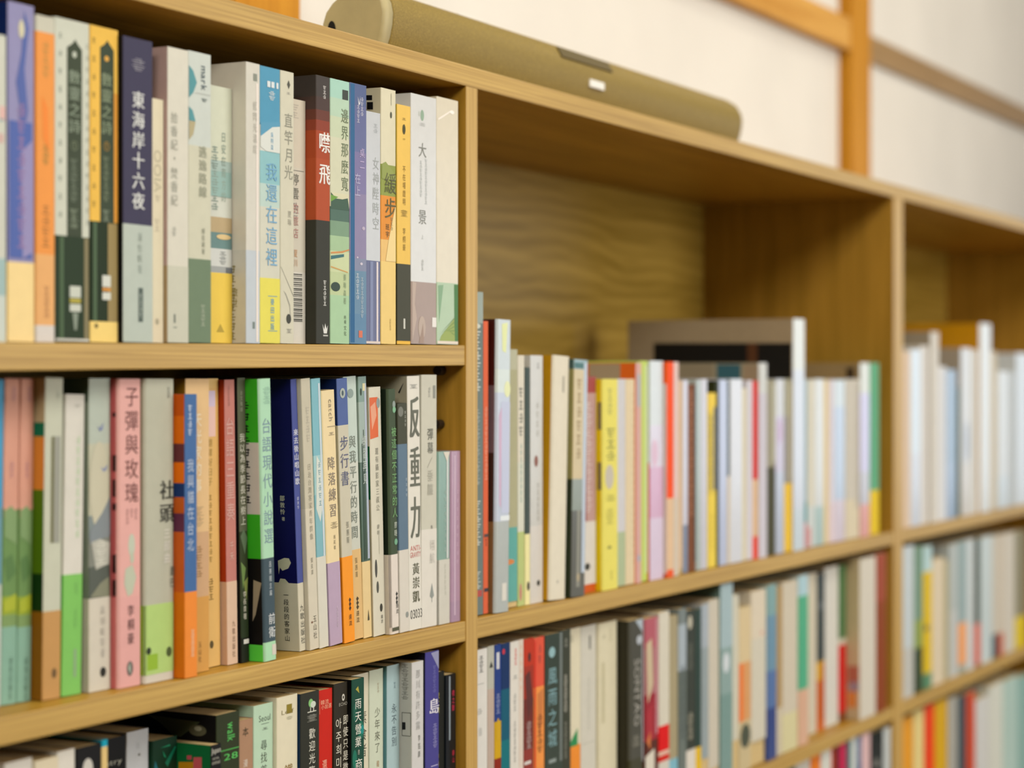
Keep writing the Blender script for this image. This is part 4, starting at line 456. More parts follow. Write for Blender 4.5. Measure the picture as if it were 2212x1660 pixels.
(1677.2,13.7,-209.4,32.2,240.1,165.7,0.0,0.8,0,['b3b298',221.2,'a9a684',74.6,'62a59c',5.7],None,None,[('s',('d',9.7,221.2,78.9,24,12.9,'84743c')),('s',('e',3.2,40.1,25.8,45.3,'d0803c'))],[],'slim floral book with a teal foot'),
(1709.9,13.5,-209.4,13.1,234.7,161.9,0.0,0.8,0,['d5cfbe',134.5,'cfd0c0',69.5,'b3c07c'],None,None,[('s',('d',5.9,204.8,156.2,4,7.9,'77756a')),('s',('d',6.5,151.9,95.5,9,3.9,'8fa89c')),('s',('e',2.6,4.5,7.9,20.9,'c08474'))],[],'slim cream book with a pale green foot'),
(1723.5,12.8,-209.4,9.5,223.5,154.2,0.0,0.8,0,['46524e',66.6,'e6dfa4'],None,None,[('s',('e',2.8,13,8.5,21.7,'4a4434'))],[],'thin charcoal book with a pale yellow foot'),
(1733.4,12.6,-209.4,26,235,162.2,0.0,0.8,1,['c6c5be',73.3,'d2cdc4'],None,None,[('s',('d',15.6,228,221.4,1,5.2,'8a8a88')),('s',('d',14.3,190.6,155.5,4,5.2,'aaa89e')),('s',('e',7.8,129.1,15.6,140.1,'8a5c50')),('s',('d',15.6,113.7,76.4,6,4.2,'9c9a90')),('s',('e',13,15.8,19.7,21.5,'33332b'))],[],'white book with a few tiny brown marks,left of the leaning cream hardback'),
(1759.8,5.7,-209.4,35.3,234.5,161.8,0.039,4,0,['dbd4c0',3.4],['c08f10'],None,[('s',('p',[(19.4,199.3),(23,199.3),(23,214.9),(19.4,214.9)],'a09a88')),('s',('e',14.1,15.8,17.7,18.5,'a8a496'))],[],'thick cream hardback with a mustard cover,leaning a little'),
(1797.2,1.5,-209.4,30.2,231.2,159.6,0.0317,0.8,1,['86a0a0',221.7,'c6b384',114.6,'8c958a',83.9,'64645c'],['3c5450',221.7,'8a8450',114.6,'26301c'],None,[('s',('p',[(21.8,22.9),(29,22.9),(29,228.5),(21.8,228.5)],'b9c6d4')),('s',('p',[(1.2,228.1),(21.2,228.1),(21.2,222.6),(1.2,222.6)],'4c7474')),('s',('d',12.1,212.7,131.4,6,9.1,'a08a64')),('s',('p',[(10.6,83.9),(18.1,83.9),(18.1,9.3),(10.6,9.3)],'8c8c80')),('s',('e',12.1,14.8,18.1,22.9,'b3a484'))],[],'teal and tan book with dark grey lower half and bluish film sheen painted along its edge'),  # light blue strip at the right is film reflection painted on
(1834.7,11.6,-209.4,39.7,215.1,148.4,0.0,0.8,0,['a04c4a',198.9,'b9968f',70.7,'d5cfc4',8.2,'c85a20'],None,None,[('s',('d',19.9,189.6,78.6,12,19.9,'d0bdb8')),('s',('p',[(2,71.6),(17.9,71.6),(17.9,212.8),(2,212.8)],'94403c')),('s',('e',13.9,22.1,25.8,29.5,'33332a'))],[],'maroon and pink mottled book with a white band'),
(1874.9,4.4,-209.4,37.3,212.8,146.8,0.0,3,0,['e0d668',2.4],['e6c800'],None,[('s',('e',5.6,101.5,26.1,126.3,'bfb8a8')),('s',('d',16.8,203.5,175.4,4,11.2,'a8a458')),('s',('d',18.7,163.7,128.7,3,18.7,'8f8c40')),('s',('d',18.7,95.9,88.9,2,22.4,'a09a44')),('s',('d',16.8,81.9,65.5,4,18.7,'b0a84c')),('s',('e',11.2,41.2,20.5,44.5,'8f8c44')),('c',('p',[(5.6,189.6),(1.5,189.6),(1.5,161.8),(5.6,161.7)],'7c6c50')),('c',('p',[(5.6,129.2),(1.5,129.3),(1.5,101.5),(5.6,101.3)],'7c6c50')),('s',('d',20.5,18.8,9.4,2,5.2,'aba450'))],[],'bright yellow book with grey circles'),
(1912.7,8.6,-209.4,25.6,212.9,146.9,0.0,0.8,0,['c9c8ca',56,'aab894',0.6],None,None,[],[],'thin lavender-grey book with a greenish foot'),
(1938.8,8.4,-209.4,21.8,212.9,146.9,0.0,0.8,0,['d9c8a4',0.6],None,None,[('s',('d',17.4,198.5,16.5,22,2.6,'a89a78'))],[],'cream paperback left of the orange-covered pink one'),
(1961.1,7,-209.4,14,229.8,150,0.0,0.8,0,['cfa49c',0.6],['e8702c'],None,[('s',('p',[(2.8,184),(11.2,184),(11.2,217.8),(2.8,217.8)],'a9acb0')),('s',('e',2.8,22.3,11.2,29.5,'a3a6b4')),('c',('p',[(54.5,229),(18,228.9),(18,208.1),(54.5,208.1)],'ab9a80'))],[],'slim pink book with an orange and grey cover showing above its neighbours'),
(1975.5,8.9,-209.4,20.7,231.9,160,0.0,3,0,['bccf64',0.6],None,None,[('s',('p',[(12.4,8.6),(19,8.6),(19,227.6),(12.4,227.6)],'c8d6a0'))],[],'lime green book between the pink and the white ones'),
(1996.8,7.2,-209.4,35.1,232.2,160.2,0.0,0.8,1,['ccd3d4',163.8,'d2cddb',119.6,'d0a9c4',65.5,'d6c6da',0.6],['c8cfcc',124.5,'e04a28'],None,[('s',('e',3.5,119.6,21.1,149.1,'d8bcd0'))],[],'white and lavender glossy book,wider than its neighbours'),
(2032.4,3.1,-209.4,17.4,231.4,159.7,0.0,0.8,0,['f0520a',84.9,'dcbc98',8.4,'e85a28'],['f06418',208.1,'d8c8c0',4.4,'c85a30'],None,[],[],'orange-red book with a peach band'),
(2050.2,2.8,-209.4,12.6,231.5,159.8,0.0,0.8,0,['dcc0b9',84.1,'cfc2b0',0.6],None,None,[],[],'pinkish white book stuck to the orange-red one'),
(2063.3,8.9,-209.4,25,211.1,145.6,0.0,0.8,0,['d0b494',5.8],None,None,[],[],'very thin tan book beside a pale lavender one'),
(2088.8,8.5,-209.4,12.9,211.6,146,0.0,0.8,1,['c9c9d6',53.1,'7f8aa0',0.6],None,None,[],[],'thin pale lavender book with a grey-blue foot'),
(2102.2,8.2,-209.4,20.9,207.5,143.2,0.0,0.8,0,['78492a',0.6],None,None,[('s',('d',8.4,200.4,59.7,14,10.5,'a8704a')),('s',('d',12.5,54.6,11.2,7,10.5,'8a4c14')),('s',('p',[(15.7,11.2),(20.4,11.2),(20.4,205.5),(15.7,205.5)],'2a2a1c'))],[],'mottled dark brown book in the middle of the row'),
(2123.6,7.8,-209.4,13.2,212.1,146.4,0.0,0.8,1,['a9b5b0',0.6],None,None,[],[],'thin grey-green book right of the mottled brown one'),
(2137.4,7.5,-209.4,18.8,213.2,147.1,0.0,3,1,['c6c6cf',0.6],None,None,[],[],'pale silver book with a white rounded head'),
(2156.6,7.1,-209.4,23.2,197.6,136.3,0.0,0.8,0,['e8ca50',176.7,'d8bf50',82.7,'e6cc50',0.6],None,None,[('s',('d',8.1,171.4,87.9,12,9.3,'5c5c54')),('s',('p',[(16.2,87.9),(22.6,87.9),(22.6,181.9),(16.2,181.9)],'6a7078')),('s',('d',11.6,61.8,20,9,5.6,'b09a30'))],[],'short yellow book with dark marks'),
(2180.3,8.3,-209.4,10.6,211.7,146.1,0.0,0.8,0,['33381f',0.6],None,None,[],[],'thin black-green book beside the short yellow one'),
(2191.5,7.9,-209.4,23.8,212.2,146.4,0.0,0.8,1,['b7c0d8',0.6],None,None,[],[],'powder blue book with a plain spine'),
(2215.8,7.6,-209.4,7.1,212.2,146.4,0.0,0.8,0,['55605c',101.5,'cdbfa4',0.6],None,None,[],[],'thin dark grey book with a cream lower half'),
(2223.3,7.2,-209.4,38.9,213.3,147.2,0.0,3,1,['d2d5db',0.6],None,None,[],[],'broad white glossy book,about the middle of the row'),
(2262.8,8.6,-209.4,14.7,202.5,139.7,0.0,0.8,0,['d3cbaf',0.6],None,None,[],[],'thin cream book after the broad white one'),
(2278,8.2,-209.4,17.9,211.8,146.1,0.0,0.8,0,['cfcbd2',0.6],None,None,[],[],'thin white book left of the scarlet one'),
(2296.3,8.1,-209.4,16.6,211.2,145.7,0.0,0.8,0,['cf2a14',94.2,'d8b48c',26.7,'e04020'],None,None,[],[],'thin scarlet book with a peach middle'),
(2313.4,6.2,-209.4,26.1,232.8,170,0.0,3,0,['cdd0cd',196.8,'c8c4ce',0.6],['a09880'],None,[('c',('p',[(103.4,231.5),(59.9,231.3),(59.9,205.1),(103.4,205.1)],'948a74')),('c',('p',[(55.1,231.3),(24.1,231.2),(24.1,205.1),(55.1,205.1)],'3c6674')),('c',('p',[(20.6,230),(1.5,230),(1.5,205.2),(20.6,205.2)],'a08c74'))],[],'taller pale grey book with a grey and teal cover above its neighbours'),
(2340,7.9,-209.4,30.6,212.4,146.5,0.0,0.8,0,['96917a',107.1,'4a4830',0.6],None,None,[('s',('p',[(21.4,112.7),(30,112.7),(30,207.9),(21.4,207.9)],'b8b69c'))],[],'olive book with a dark lower half'),
(2371.1,7.5,-209.4,28.7,213.5,147.3,0.0,0.8,1,['c3c4c4',168.3,'bfb8cc',100.5,'b4bccc',0.6],None,None,[('s',('e',5.7,134.4,23,165.5,'c8b4d0'))],[],'silvery lilac film-wrapped book'),
(2400.3,7.1,-209.4,26.1,213.6,147.4,0.0,0.8,0,['9c9880',167.9,'8f8a80',85.2,'e4bc38',0.6],None,None,[('s',('p',[(15.6,88),(23.5,88),(23.5,207.9),(15.6,207.9)],'b8b090'))],[],'greyish olive book with a golden lower part'),
(2426.9,5.5,-209.4,40.1,288.6,225,0.0,0.8,1,['d6d9d2',225.2,'ccd3dd',52,'c6d3da',0.6],['a8967a'],None,[('c',('p',[(189.1,260),(61.2,258.8),(61.2,167.3),(189,166.3)],'0f120a')),('c',('p',[(61.2,258.8),(47.6,258.7),(47.6,167.4),(61.2,167.3)],'5a3a26')),('c',('p',[(47.6,258.7),(2.4,258.3),(2.4,167.7),(47.6,167.4)],'161808'))],[],'very tall white book rising well above the whole row'),
(2467.4,8.4,-209.4,17.9,212.5,146.6,0.0,0.8,0,['8fa8b0',58.9,'3c8a8c',32.6,'c08a8c',0.6],None,None,[],[],'thin blue-grey book right of the very tall one'),
(2485.9,8,-209.4,25.9,212.5,146.6,0.0,0.8,0,['d3cfbe',52.1,'c9cfcc',0.6],None,None,[('s',('p',[(0.5,2.1),(10.4,2.1),(10.4,25.6),(0.5,25.6)],'cf8a88'))],[],'off-white book with a plain head,right of the thin blue-grey one'),
(2512.3,7.6,-209.4,33.5,213.7,147.5,0.0,0.8,1,['cfd2cf',50.5,'a9c0bc',0.6],None,None,[],[],'pale grey book with a pale teal foot'),
(2546.2,8.2,-209.4,19.1,212.6,146.7,0.0,0.8,0,['d9c492',0.6],None,None,[],[],'thin straw yellow book'),
(2565.8,7.7,-209.4,20,212.6,146.7,0.0,0.8,0,['d6cfd6',51,'d8c8cc',0.6],None,None,[],[],'thin pinkish white book'),
(2586.3,7.2,-209.4,42.7,212.6,146.7,0.0,3,1,['c3cfd3',177.3,'b4c4d8',55.5,'cfc4cf',0.6],None,None,[],[],'light blue glossy book with a lilac foot'),
(2629.5,6.8,-209.4,55.6,213.9,147.6,0.0,0.8,0,['c6c0b2',53,'d3c8ac',0.6],None,None,[('s',('p',[(41.7,40.7),(54.5,40.7),(54.5,207.7),(41.7,207.7)],'b8b0a0'))],[],'beige-grey book with a slightly darker right edge'),
(2685.6,5.6,-209.4,41.5,236,165,0.0,0.8,1,['cdd0c4',195.1,'c3bfdc',88.3,'bcbcc4',44.3,'dba098',0.6],['96805a'],None,[('c',('p',[(19.5,229.6),(8.4,229.6),(8.4,214),(19.5,214)],'3a2c14'))],[],'lavender book with a pink foot and a tan cover'),
(2727.6,4.5,-209.4,36.5,236.3,163.1,0.0,0.8,0,['5fa77c',61.4,'e0c012',0.6],None,None,[],[],'green book with a yellow foot at the right end of the row'),
]),
('books on the lower middle bay shelf', [
(1608.5,8.9,-455,33.4,215,148.4,0.0,0.8,0,['d6d4cd'],None,None,[('s',('d',21.7,209.2,193.4,4,8,'4a4a46')),('s',('p',[(10,183.6),(26.7,183.6),(26.7,184.2),(10,184.2)],'a0a09a')),('s',('d',18.4,162.1,155.8,1,10,'a8a8a2'))],[('s',('t','目',20,145.4,136.3,0.8,0,'a8a8a2'))],'white book first on the lower shelf of the middle bay'),
(1642.4,8.7,-455,12.3,215.9,149,0.0,0.8,0,['b3b3a6',176.9,'b8a698'],None,None,[('s',('p',[(2.5,196.2),(6.2,202.1),(9.8,196.2)],'33332b'))],[],'slim grey book with a small black emblem'),
(1655.2,8.5,-455,12.5,215.8,148.9,0.0,0.8,0,['2a4080',145.7,'c9a014',111.9,'8a2c18'],None,None,[('s',('p',[(3.1,193.4),(8.7,193.4),(8.7,208.6),(3.1,208.6)],'ccced2')),('s',('d',6.2,171,152,4,7.5,'8f98b8')),('s',('p',[(3.7,145.7),(6.2,149),(8.7,145.7),(8.7,128.8),(3.7,128.8)],'c9a014'))],[],'slim navy book with a golden castle shape'),
(1668.1,8.6,-455,16.9,215.3,148.5,0.0,0.8,0,['0d3560',173.2,'0c5a70',126.4,'0f7078'],None,None,[('s',('e',1.4,205.5,6.8,210.6,'c03040'))],[],'deep teal-navy book with a tiny red sign'),
(1685.6,8.4,-455,16.5,215.1,148.4,0.0,0.8,0,['d8d4ca'],None,None,[('s',('d',9.9,208.3,192.4,4,5,'d0403c')),('s',('d',9.1,183.8,179.5,1,8.3,'8f8f88')),('s',('d',8.3,166.7,149.5,3,5,'a0a09a')),('s',('d',8.3,141,102.4,7,4,'8f8f88'))],[],'white book with red upright lettering'),
(1702.6,8.7,-455,9.4,215.3,148.5,0.0,0.8,0,['d6c9bb'],None,None,[('s',('d',3.8,210.1,164.8,6,2.8,'dca07c'))],[],'thin pinkish white book with orange specks'),
(1712.5,8.5,-455,19.8,214.6,148.1,0.0,0.8,1,['bf3c24',188.9,'a33a2a',158.5,'74342c',110.8,'8f3a30'],None,None,[('s',('e',7.9,192.4,13.8,201.5,'4a2420')),('s',('p',[(2,180.3),(11.9,184.6),(17.8,154.2),(7.9,136.8)],'5c2c26')),('s',('d',9.9,136.8,110.8,6,9.9,'b0a09c')),('s',('p',[(0.5,96.9),(13.8,96.9),(13.8,99.9),(0.5,99.9)],'d3cfc8'))],[],'red and black mottled book'),
(1732.8,8.3,-455,21.1,213.6,147.4,0.0,0.8,0,['d9573f',166.7,'e8944a'],None,None,[('s',('p',[(0.5,90),(3.4,90),(3.4,210.5),(0.5,210.5)],'cf3018')),('s',('p',[(6.3,160.1),(19,164.5),(16.9,133.8),(8.4,116.3)],'c87a40')),('s',('d',11.6,140.4,103.1,5,10.6,'6a3a14')),('s',('d',11.6,206.2,186.4,2,6.3,'a8443a'))],[],'coral and orange book with a brush title'),
(1754.4,7.5,-455,37.5,214,147.6,0.0,0.8,1,['3c463c'],None,None,[('s',('e',7.5,191.3,20.6,201.5,'8fb4b8')),('s',('p',[(30.7,89.6),(35.6,89.6),(35.6,213.7),(30.7,213.7)],'747c78')),('s',('p',[(7.5,90.5),(22.5,90.5),(22.5,94),(7.5,94)],'8c9894'))],[('s',('t','風雨之城',15,183.8,103.8,1.1,0,'86adb2'))],'dark slate book with pale teal characters'),
(1792.4,8,-455,17.6,214.9,148.3,0.0,0.8,0,['3f4236'],None,None,[('s',('d',7.1,206.3,197.3,2,7.1,'8c8c80')),('s',('d',6.2,171.2,134.3,9,7.1,'b4b2a4')),('s',('d',6.2,125.3,89.3,9,5.3,'8c8c80'))],[],'slim dark book with small grey characters'),
(1810.5,19.5,-455,44.7,211.1,145.6,0.0,0.8,0,['d9d2b7',95.2,'e88f36'],None,None,[('s',('p',[(2.2,94.3),(22.3,99.8),(38,111.3),(38,94.3)],'2f8a50')),('s',('d',24.6,204.6,197.3,2,8.9,'9c977c'))],[],'cream book with a green wedge over orange'),
(1855.7,19.3,-455,35.3,210.5,145.2,0.0,0.8,0,['cbc8ba'],None,None,[('s',('p',[(18.3,186.3),(22.6,186.3),(22.6,200.2),(18.3,200.2)],'77766c')),('s',('d',17.6,158.4,104.8,10,4.2,'b0aea0')),('s',('p',[(3.5,92.6),(31.7,92.6),(31.7,93.2),(3.5,93.2)],'a8a698'))],[],'plain pale grey book with a tiny upright title'),
(1891.4,16.4,-455,45.5,210.2,145,0.0,4,0,['d6cfb2'],['b8ae84'],None,[('s',('p',[(6.8,108.5),(13.6,108.5),(13.6,170),(6.8,170)],'c0b997')),('s',('d',11.4,198.3,193.6,1,8.2,'a8a284')),('s',('d',27.3,203.1,188.9,3,8.2,'bfb897'))],[],'thick cream book left of the black one with big capitals'),
(1937.4,3.6,-455,35.9,209,144.2,0.0,4,1,['4f4e44',65.1,'44432f'],['2c2a18'],None,[('s',('e',18,182.6,30.5,192.2,'b4bac0')),('s',('p',[(14.4,208.1),(33.6,208.7),(32.3,194.6)],'a8b4bc')),('s',('d',16.2,89.1,77.1,2,18,'8c8a7c')),('s',('p',[(30.9,60.3),(33.6,60.3),(33.6,204.2),(30.9,204.2)],'a6a8ac'))],[('s',('tr','SONTAG',18,168.7,99.6,1.2,0.02,'a6a49a'))],'thick black book with large sideways capitals'),
(1973.8,2.3,-455,33.4,207.5,143.2,0.0,0.8,1,['b4606a',176.3,'ad7474',127.7,'9c3038',79,'5a2c20'],None,None,[('s',('p',[(3.3,181.2),(16.7,186.1),(20.1,137.4),(6.7,117.9)],'c4b493')),('s',('p',[(26.7,83.9),(32.1,83.9),(32.1,205.5),(26.7,205.5)],'c0848c')),('s',('p',[(3.3,108.2),(16.7,117.9),(20.1,79),(6.7,79)],'a83038')),('s',('p',[(3.3,79),(13.4,88.7),(13.4,69.3)],'c87440')),('s',('p',[(0.5,63.4),(23.4,69.3),(23.4,30.3),(0.5,30.3)],'d6d0c0'))],[],'maroon book with a cream floral picture'),
(2007.8,1.4,-455,26.9,210.8,145.5,0.0,0.8,0,['cfcab9',90.1,'d61f10',63,'d8b8a4',58.6,'cc2a18',52.2,'cdc8bb'],None,None,[],[],'white book with scarlet bands'),
(2035.2,8.7,-455,38.8,202.3,139.6,0.0,0.8,0,['a39878',47.2,'7fb4c4'],None,None,[],[],'slim khaki book with a light blue foot'),
(2074.5,7.3,-455,20.5,207.9,143.4,0.0,0.8,1,['7c8684',190.7,'a8b4bc',140.1,'6c7670'],None,None,[('s',('d',10.2,145.1,64.2,14,12.3,'3c4240'))],[],'grey film-wrapped book with a painted pale sheen'),  # paler middle zone is film sheen painted into the cover
(2095.4,8,-455,27.3,204.3,140.9,0.0,0.8,0,['3b4038',49.9,'d6d0c4'],None,None,[('s',('e',5.5,182.8,16.4,198.1,'c0bca8')),('s',('d',12.3,167.5,136.8,6,13.6,'6a6c60')),('s',('d',12.3,90.8,60.1,4,13.6,'a8a490'))],[],'dark book with faint cream marks,left of the bottle-green one'),
(2123.2,7.7,-455,14.6,203.4,140.4,0.0,0.8,0,['33463f',49.4,'e0b824'],None,None,[],[],'thin bottle-green book with a yellow foot'),
(2138.3,7.3,-455,20.2,206.9,142.8,0.0,0.8,1,['a9b3bb',158.2,'98a4a6',33.7],None,None,[],[],'grey-blue film-wrapped book,shorter than the tall teal one'),
(2158.9,7.5,-455,30.1,209.6,144.6,0.0,0.8,0,['c6bfae',19],None,None,[],[],'oatmeal coloured book left of the tall teal one'),
(2189.6,5.5,-455,36.6,224.7,155,0.0,0.8,1,['a6bcc0',151.5,'8fa8a4',98.5,'7c9a94'],['6a847c'],None,[('s',('e',7.3,122.4,25.6,146.2,'cdd4d8'))],[],'tall grey-teal book nearly touching the board above'),
(2226.7,8,-455,24.6,208.7,144,0.0,0.8,0,['c9c6b3',40],None,None,[],[],'slim off-white book beside the tall teal one'),
(2251.7,7.6,-455,36.8,192.1,132.5,0.0,0.8,0,['d0bd94',127,'d09a64',58.6,'c4b48c'],None,None,[('s',('p',[(0.7,58.6),(12.5,58.6),(12.5,126.5),(0.7,126.5)],'e8742a')),('s',('e',3.7,26.1,34.9,54.9,'4a5040'))],[],'tan book with an orange stripe and a dark disc'),
(2289,6.7,-455,48.6,207.9,143.4,0.0,3,0,['d3c8b2',150.6,'cbc6b4',29.4],None,None,[('s',('e',29.2,153.9,38.9,158.3,'d09a8c'))],[],'pale cream book with a small pink mark'),
(2338.1,5.7,-455,31.3,211,145.6,0.0,0.8,1,['84a8a8',174.1,'7296ac',107.1,'5c78a8',62.4,'3c4c84'],None,None,[],[],'teal and blue book with a darker foot'),
(2369.9,8,-455,24.7,205.8,142,0.0,0.8,0,['a88c5c',57.6,'c6bca4'],None,None,[],[],'thin brown-tan book right of the teal and blue one'),
(2395.1,7.5,-455,54.1,209.6,144.6,0.0,3,0,['c9c0ac',47,'cfc89c'],None,None,[],[],'broad stone coloured book left of the emerald one'),
(2449.6,6.5,-455,33.8,212.9,146.9,0.0,0.8,1,['b0d0d8',187.3,'58b088',69.9,'dab094'],None,None,[],[],'emerald book with a pale blue head and a peach foot'),
(2483.9,24.3,-455,80.8,207.6,143.3,0.0,0.8,0,['cbc2ac',0.6],None,None,[],[],'cream book between the emerald and black ones'),
(2565.2,23.9,-455,30.6,205.1,141.5,0.0,0.8,1,['3f4846',90.1,'d6a428',65.8,'c8601c'],None,None,[('s',('p',[(18.4,11.3),(29.1,11.3),(29.1,87),(18.4,87)],'b0501c')),('s',('e',6.1,156.7,24.5,168.8,'6a7070'))],[],'black book with a yellow and orange lower part'),
(2596.3,23.4,-455,53.8,210.3,145.1,0.0,3,1,['d8d6cc',0.6],None,None,[],[],'broad white book right of the black one with yellow foot'),
(2650.6,22.4,-455,26.7,209.6,144.6,0.0,0.8,0,['54784c',111.3,'c8c0ac',103.2,'cc1c0c',11.8,'7a4014'],None,None,[],[],'slim book,green above and scarlet below'),
(2677.8,3.1,-455,67.8,216.7,149.5,0.0,0.8,0,['cfc9ba',0.6],['c4b18a'],None,[('c',('p',[(17.4,72.4),(1.5,73.5),(1.5,48.6),(17.4,47.5)],'b06a54')),('c',('p',[(17.4,41.2),(5.1,42.1),(5.1,17.2),(17.4,16.2)],'d88c44')),('c',('p',[(15.5,50.7),(1.5,51.8),(1.5,39.3),(15.5,38.2)],'9c8c98'))],[],'broad off-white book with a swirl on its cream cover'),
(2746.1,1.3,-455,41.4,219.1,151.2,0.0,3,0,['9c4c34',152.5,'8a4420',0.6],None,None,[],[],'brick brown book at the right end of the lower shelf'),
]),
('books on the bottom shelf of the middle bay', [
(2404,11.5,-700,45.9,225.2,155.4,0.0,0.8,0,['5a6a60'],None,None,[],[],'grey-green book top at the lower frame edge'),
(2450.4,11.1,-700,52.6,225.2,155.4,0.0,0.8,0,['c8c4b8'],None,None,[],[],'white book top left of the orange one at the lower frame edge'),
(2503.5,10,-700,35,225.2,155.4,0.0,0.8,0,['e07a24'],None,None,[],[],'orange book top under the lowest visible board'),
(2539,8.9,-700,39.5,225.2,155.4,0.0,0.8,0,['cfd0c6'],None,None,[],[],'greyish white book top between orange and red'),
(2579,8.5,-700,11,225.2,155.4,0.0,0.8,0,['c03c14'],None,None,[],[],'thin rust red book top under the lowest board'),
(2590.5,8,-700,14.8,225.2,155.4,0.0,0.8,0,['4a2a1c'],None,None,[],[],'thin dark brown book top under the lowest board'),
(2605.7,7.6,-700,28.1,225.2,155.4,0.0,0.8,0,['c02850'],None,None,[],[],'magenta book top under the lowest board'),
(2634.3,7.1,-700,17.1,225.2,155.4,0.0,0.8,0,['3a6468'],None,None,[],[],'thin petrol blue book top right of the magenta one'),
(2651.9,6.6,-700,21.2,225.2,155.4,0.0,0.8,0,['ccd2cc'],None,None,[],[],'pale book top with a bluish cast right of the petrol one'),
(2673.5,6.2,-700,19.5,224.1,154.6,0.0,0.8,0,['55688c'],None,None,[('s',('d',9.7,217.9,186.6,6,9.7,'c0c6cc'))],[],'slate blue striped book top'),
(2693.5,5.7,-700,35.7,222.4,153.5,0.0,0.8,0,['d6b4b4'],None,None,[],[],'rose pink book top near the right upright'),
(2729.7,4.5,-700,53.1,219.6,151.5,0.0,0.8,1,['1f231d'],None,None,[('s',('e',15.9,169.8,31.9,181.3,'8c8c84'))],[],'black book top near the right upright'),
(2783.3,4,-700,31.5,217.2,149.8,0.0,0.8,0,['c0c6c4'],None,None,[],[],'pale grey book top against the right upright'),
]),
('books on the upper shelf of the right bay', [
(2860.5,7.3,-209.4,58.6,254.4,175.5,0.0,0.8,0,['d6bfa6'],None,None,[],[],'pinkish beige book first in the right bay'),
(2919.6,6.7,-209.4,50.3,257.6,177.7,0.0,3,1,['ccd8e0',106.2,'c9cfd8'],None,None,[],[],'pale blue-white glossy book second in the right bay'),
(2970.4,8.5,-209.4,43.1,263.8,182,0.0,0.8,0,['d3cfc8'],None,None,[],[],'off-white book in front of a taller pale one'),
(3014,4.5,-209.4,41,285.2,160,0.0,3,0,['d2cec4'],['9c9280'],None,[],[],'tall off-white book with a grey cover in the right bay'),
(3055.4,7.3,-209.4,48.8,233.5,161.1,0.0,3,0,['d8dadc'],None,None,[],[],'short white book right of the tall off-white one'),
(3104.7,6.7,-209.4,48.2,228.9,157.9,0.0,0.8,1,['8fa6bc',86.4,'98acc4'],None,None,[],[],'slate blue book of the right bay'),
(3153.4,8.2,-209.4,28,201.7,139.2,0.0,0.8,0,['43523f'],None,None,[],[],'thin dark green book of the right bay'),
(3181.9,6.8,-209.4,53,263.5,181.8,0.0,0.8,1,['cbccca',83.7,'ccc8c0'],['a89c8a'],None,[('s',('e',21.2,83.7,47.7,149.2,'b0bccc'))],[],'light grey book with a bluish patch'),
(3235.4,8.2,-209.4,48,262.1,180.8,0.0,0.8,0,['d0cfc8'],None,None,[],[],'ivory book left of the tall white one in the right bay'),
(3283.8,3.8,-209.4,64.7,304.7,150,0.0,3,1,['d6dad8'],['c8900c'],None,[],[],'tall white book with a gold cover in the right bay'),
(3349.1,8.6,-209.4,52.3,260.8,179.9,0.0,0.8,0,['c9bda4'],None,None,[],[],'beige book right of the tall white one in the right bay'),
(3401.9,6.4,-209.4,71.8,228.2,157.5,0.0,3,1,['cfd3d2',52.7,'c6d0d4'],None,None,[],[],'pale grey glossy book third from the right frame edge'),
(3474.2,8.5,-209.4,44.7,226.9,156.6,0.0,0.8,0,['b9bfc0'],None,None,[],[],'thin grey book at the right frame edge'),
(3519.4,5.5,-209.4,82.8,259.9,179.3,0.0,0.8,1,['d3dbe0'],None,None,[],[],'pale white-blue book cut by the right frame edge'),
]),
('books on the middle shelf of the right bay', [
(2860.5,7,-455,73.6,219,151.1,0.0,0.8,1,['ccd6d8',71.8,'c9c9c2'],None,None,[],[],'pale icy book first on the lower shelf of the right bay'),
(2934.6,8.5,-455,50.4,214.6,148.1,0.0,0.8,0,['75927c',106.5,'8a9a50',65.7,'3c4a30'],None,None,[],[],'grey-green book with an olive middle and dark foot'),
(2985.4,7.9,-455,42.6,211.6,146,0.0,0.8,0,['b4d0d0',173.8,'d8b800',23.1,'5c8a68'],None,None,[('s',('e',4.3,85.7,25.6,95.4,'5c5848'))],[],'yellow book with a pale blue head in the right bay'),
(3028.5,6.6,-455,61,189.2,130.5,0.0,3,0,['d6c8ac'],None,None,[],[],'cream book right of the yellow one'),
(3090,8.4,-455,30.6,182.5,125.9,0.0,0.8,0,['a8a07c'],None,None,[],[],'thin khaki book right of the cream one'),
(3121.1,7.8,-455,48.6,205.5,141.8,0.0,0.8,1,['bcc4c0',102.5,'c9ccc8'],None,None,[],[],'silver grey book,sixth on the lower shelf of the right bay'),
(3170.2,7.2,-455,44.7,206.7,142.6,0.0,0.8,0,['94a8a8',79.1,'eba060',13.9,'9ca498'],None,None,[],[],'slate book with an orange block low down'),
(3215.3,6.6,-455,40.3,206.7,142.6,0.0,0.8,1,['d6dede'],None,None,[],[],'glossy white book beside the one with an orange block'),
(3256.2,7.3,-455,40.5,205.3,141.6,0.0,0.8,0,['4c5448',68.7,'cf5c40',3.5,'6a4a34'],None,None,[],[],'black book with a red block low down'),
(3297.2,6.7,-455,70.8,204.7,141.3,0.0,3,1,['cfdcdc'],None,None,[],[],'broad pale aqua book in the right bay'),
(3368.5,8.9,-455,42.7,201.9,139.3,0.0,0.8,0,['c6bfaf',39.7,'33484c'],None,None,[],[],'greige book with a dark foot'),
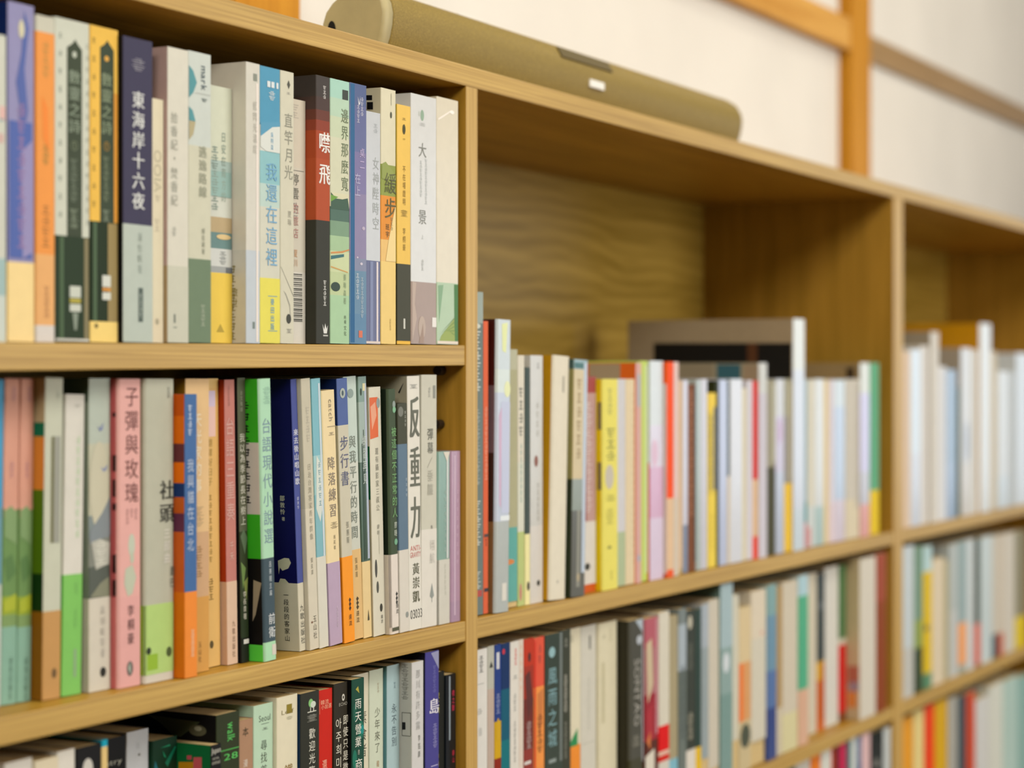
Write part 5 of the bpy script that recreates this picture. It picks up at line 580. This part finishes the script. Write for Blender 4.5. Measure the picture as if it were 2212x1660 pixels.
(3411.7,8.2,-455,32.7,202.2,139.5,0.0,0.8,0,['ccc2b0',37.9,'c46a50'],None,None,[],[],'greige book with a terracotta foot'),
(3444.9,6.8,-455,67.2,201.4,138.9,0.0,0.8,0,['cdc7b9'],None,None,[],[],'plain stone book near the right frame edge'),
(3512.6,6.1,-455,72.8,200,138,0.0,0.8,0,['8a8468',53.7,'d6bc14'],None,None,[],[],'olive book with a yellow lower part at the right frame edge'),
]),
('books on the lowest shelf of the right bay', [
(2860.5,16.2,-700,99.1,211.7,146.1,0.0,0.8,0,['e09a2c'],None,None,[],[],'amber book first on the lowest shelf of the right bay'),
(2960.1,14.9,-700,51.1,214.8,148.2,0.0,0.8,0,['e0cc88'],None,None,[],[],'pale yellow book second on the lowest shelf'),
(3011.8,12.3,-700,43.1,216.6,149.5,0.0,0.8,0,['e8441c'],None,None,[],[],'fire red book on the lowest shelf of the right bay'),
(3055.4,11,-700,64.3,216.3,149.3,0.0,0.8,0,['d2a41c'],None,None,[],[],'mustard book next to the fire red one'),
(3120.2,9.7,-700,51.1,212.8,146.8,0.0,0.8,0,['a8a69c'],None,None,[],[],'grey book right of the mustard one'),
(3171.8,8.4,-700,42,209.4,144.5,0.0,0.8,0,['46545a'],None,None,[],[],'dark slate book on the lowest shelf of the right bay'),
(3214.3,5.6,-700,43.1,209.7,144.7,0.0,0.8,0,['c84c30'],None,None,[],[],'brick red book on the lowest shelf of the right bay'),
(3258,4.3,-700,78,192.8,133.1,0.0,0.8,0,['ccccc8'],None,None,[],[],'light grey book right of the brick red one'),
(3336.5,2.9,-700,81.5,205,141.4,0.0,0.8,0,['d0d2c6'],None,None,[],[],'ivory grey book left of the mint one'),
(3418.5,1.5,-700,91.4,203.2,140.2,0.0,0.8,1,['bcd6cc'],None,None,[],[],'mint coloured book on the lowest shelf'),
(3510.3,8,-700,102.1,193.3,133.4,0.0,0.8,0,['8cb0a8'],None,None,[],[],'sea green book cut by the right frame edge'),
]),
]
for group, rows in BOOKS:
    for bk in rows: book(group, *bk)
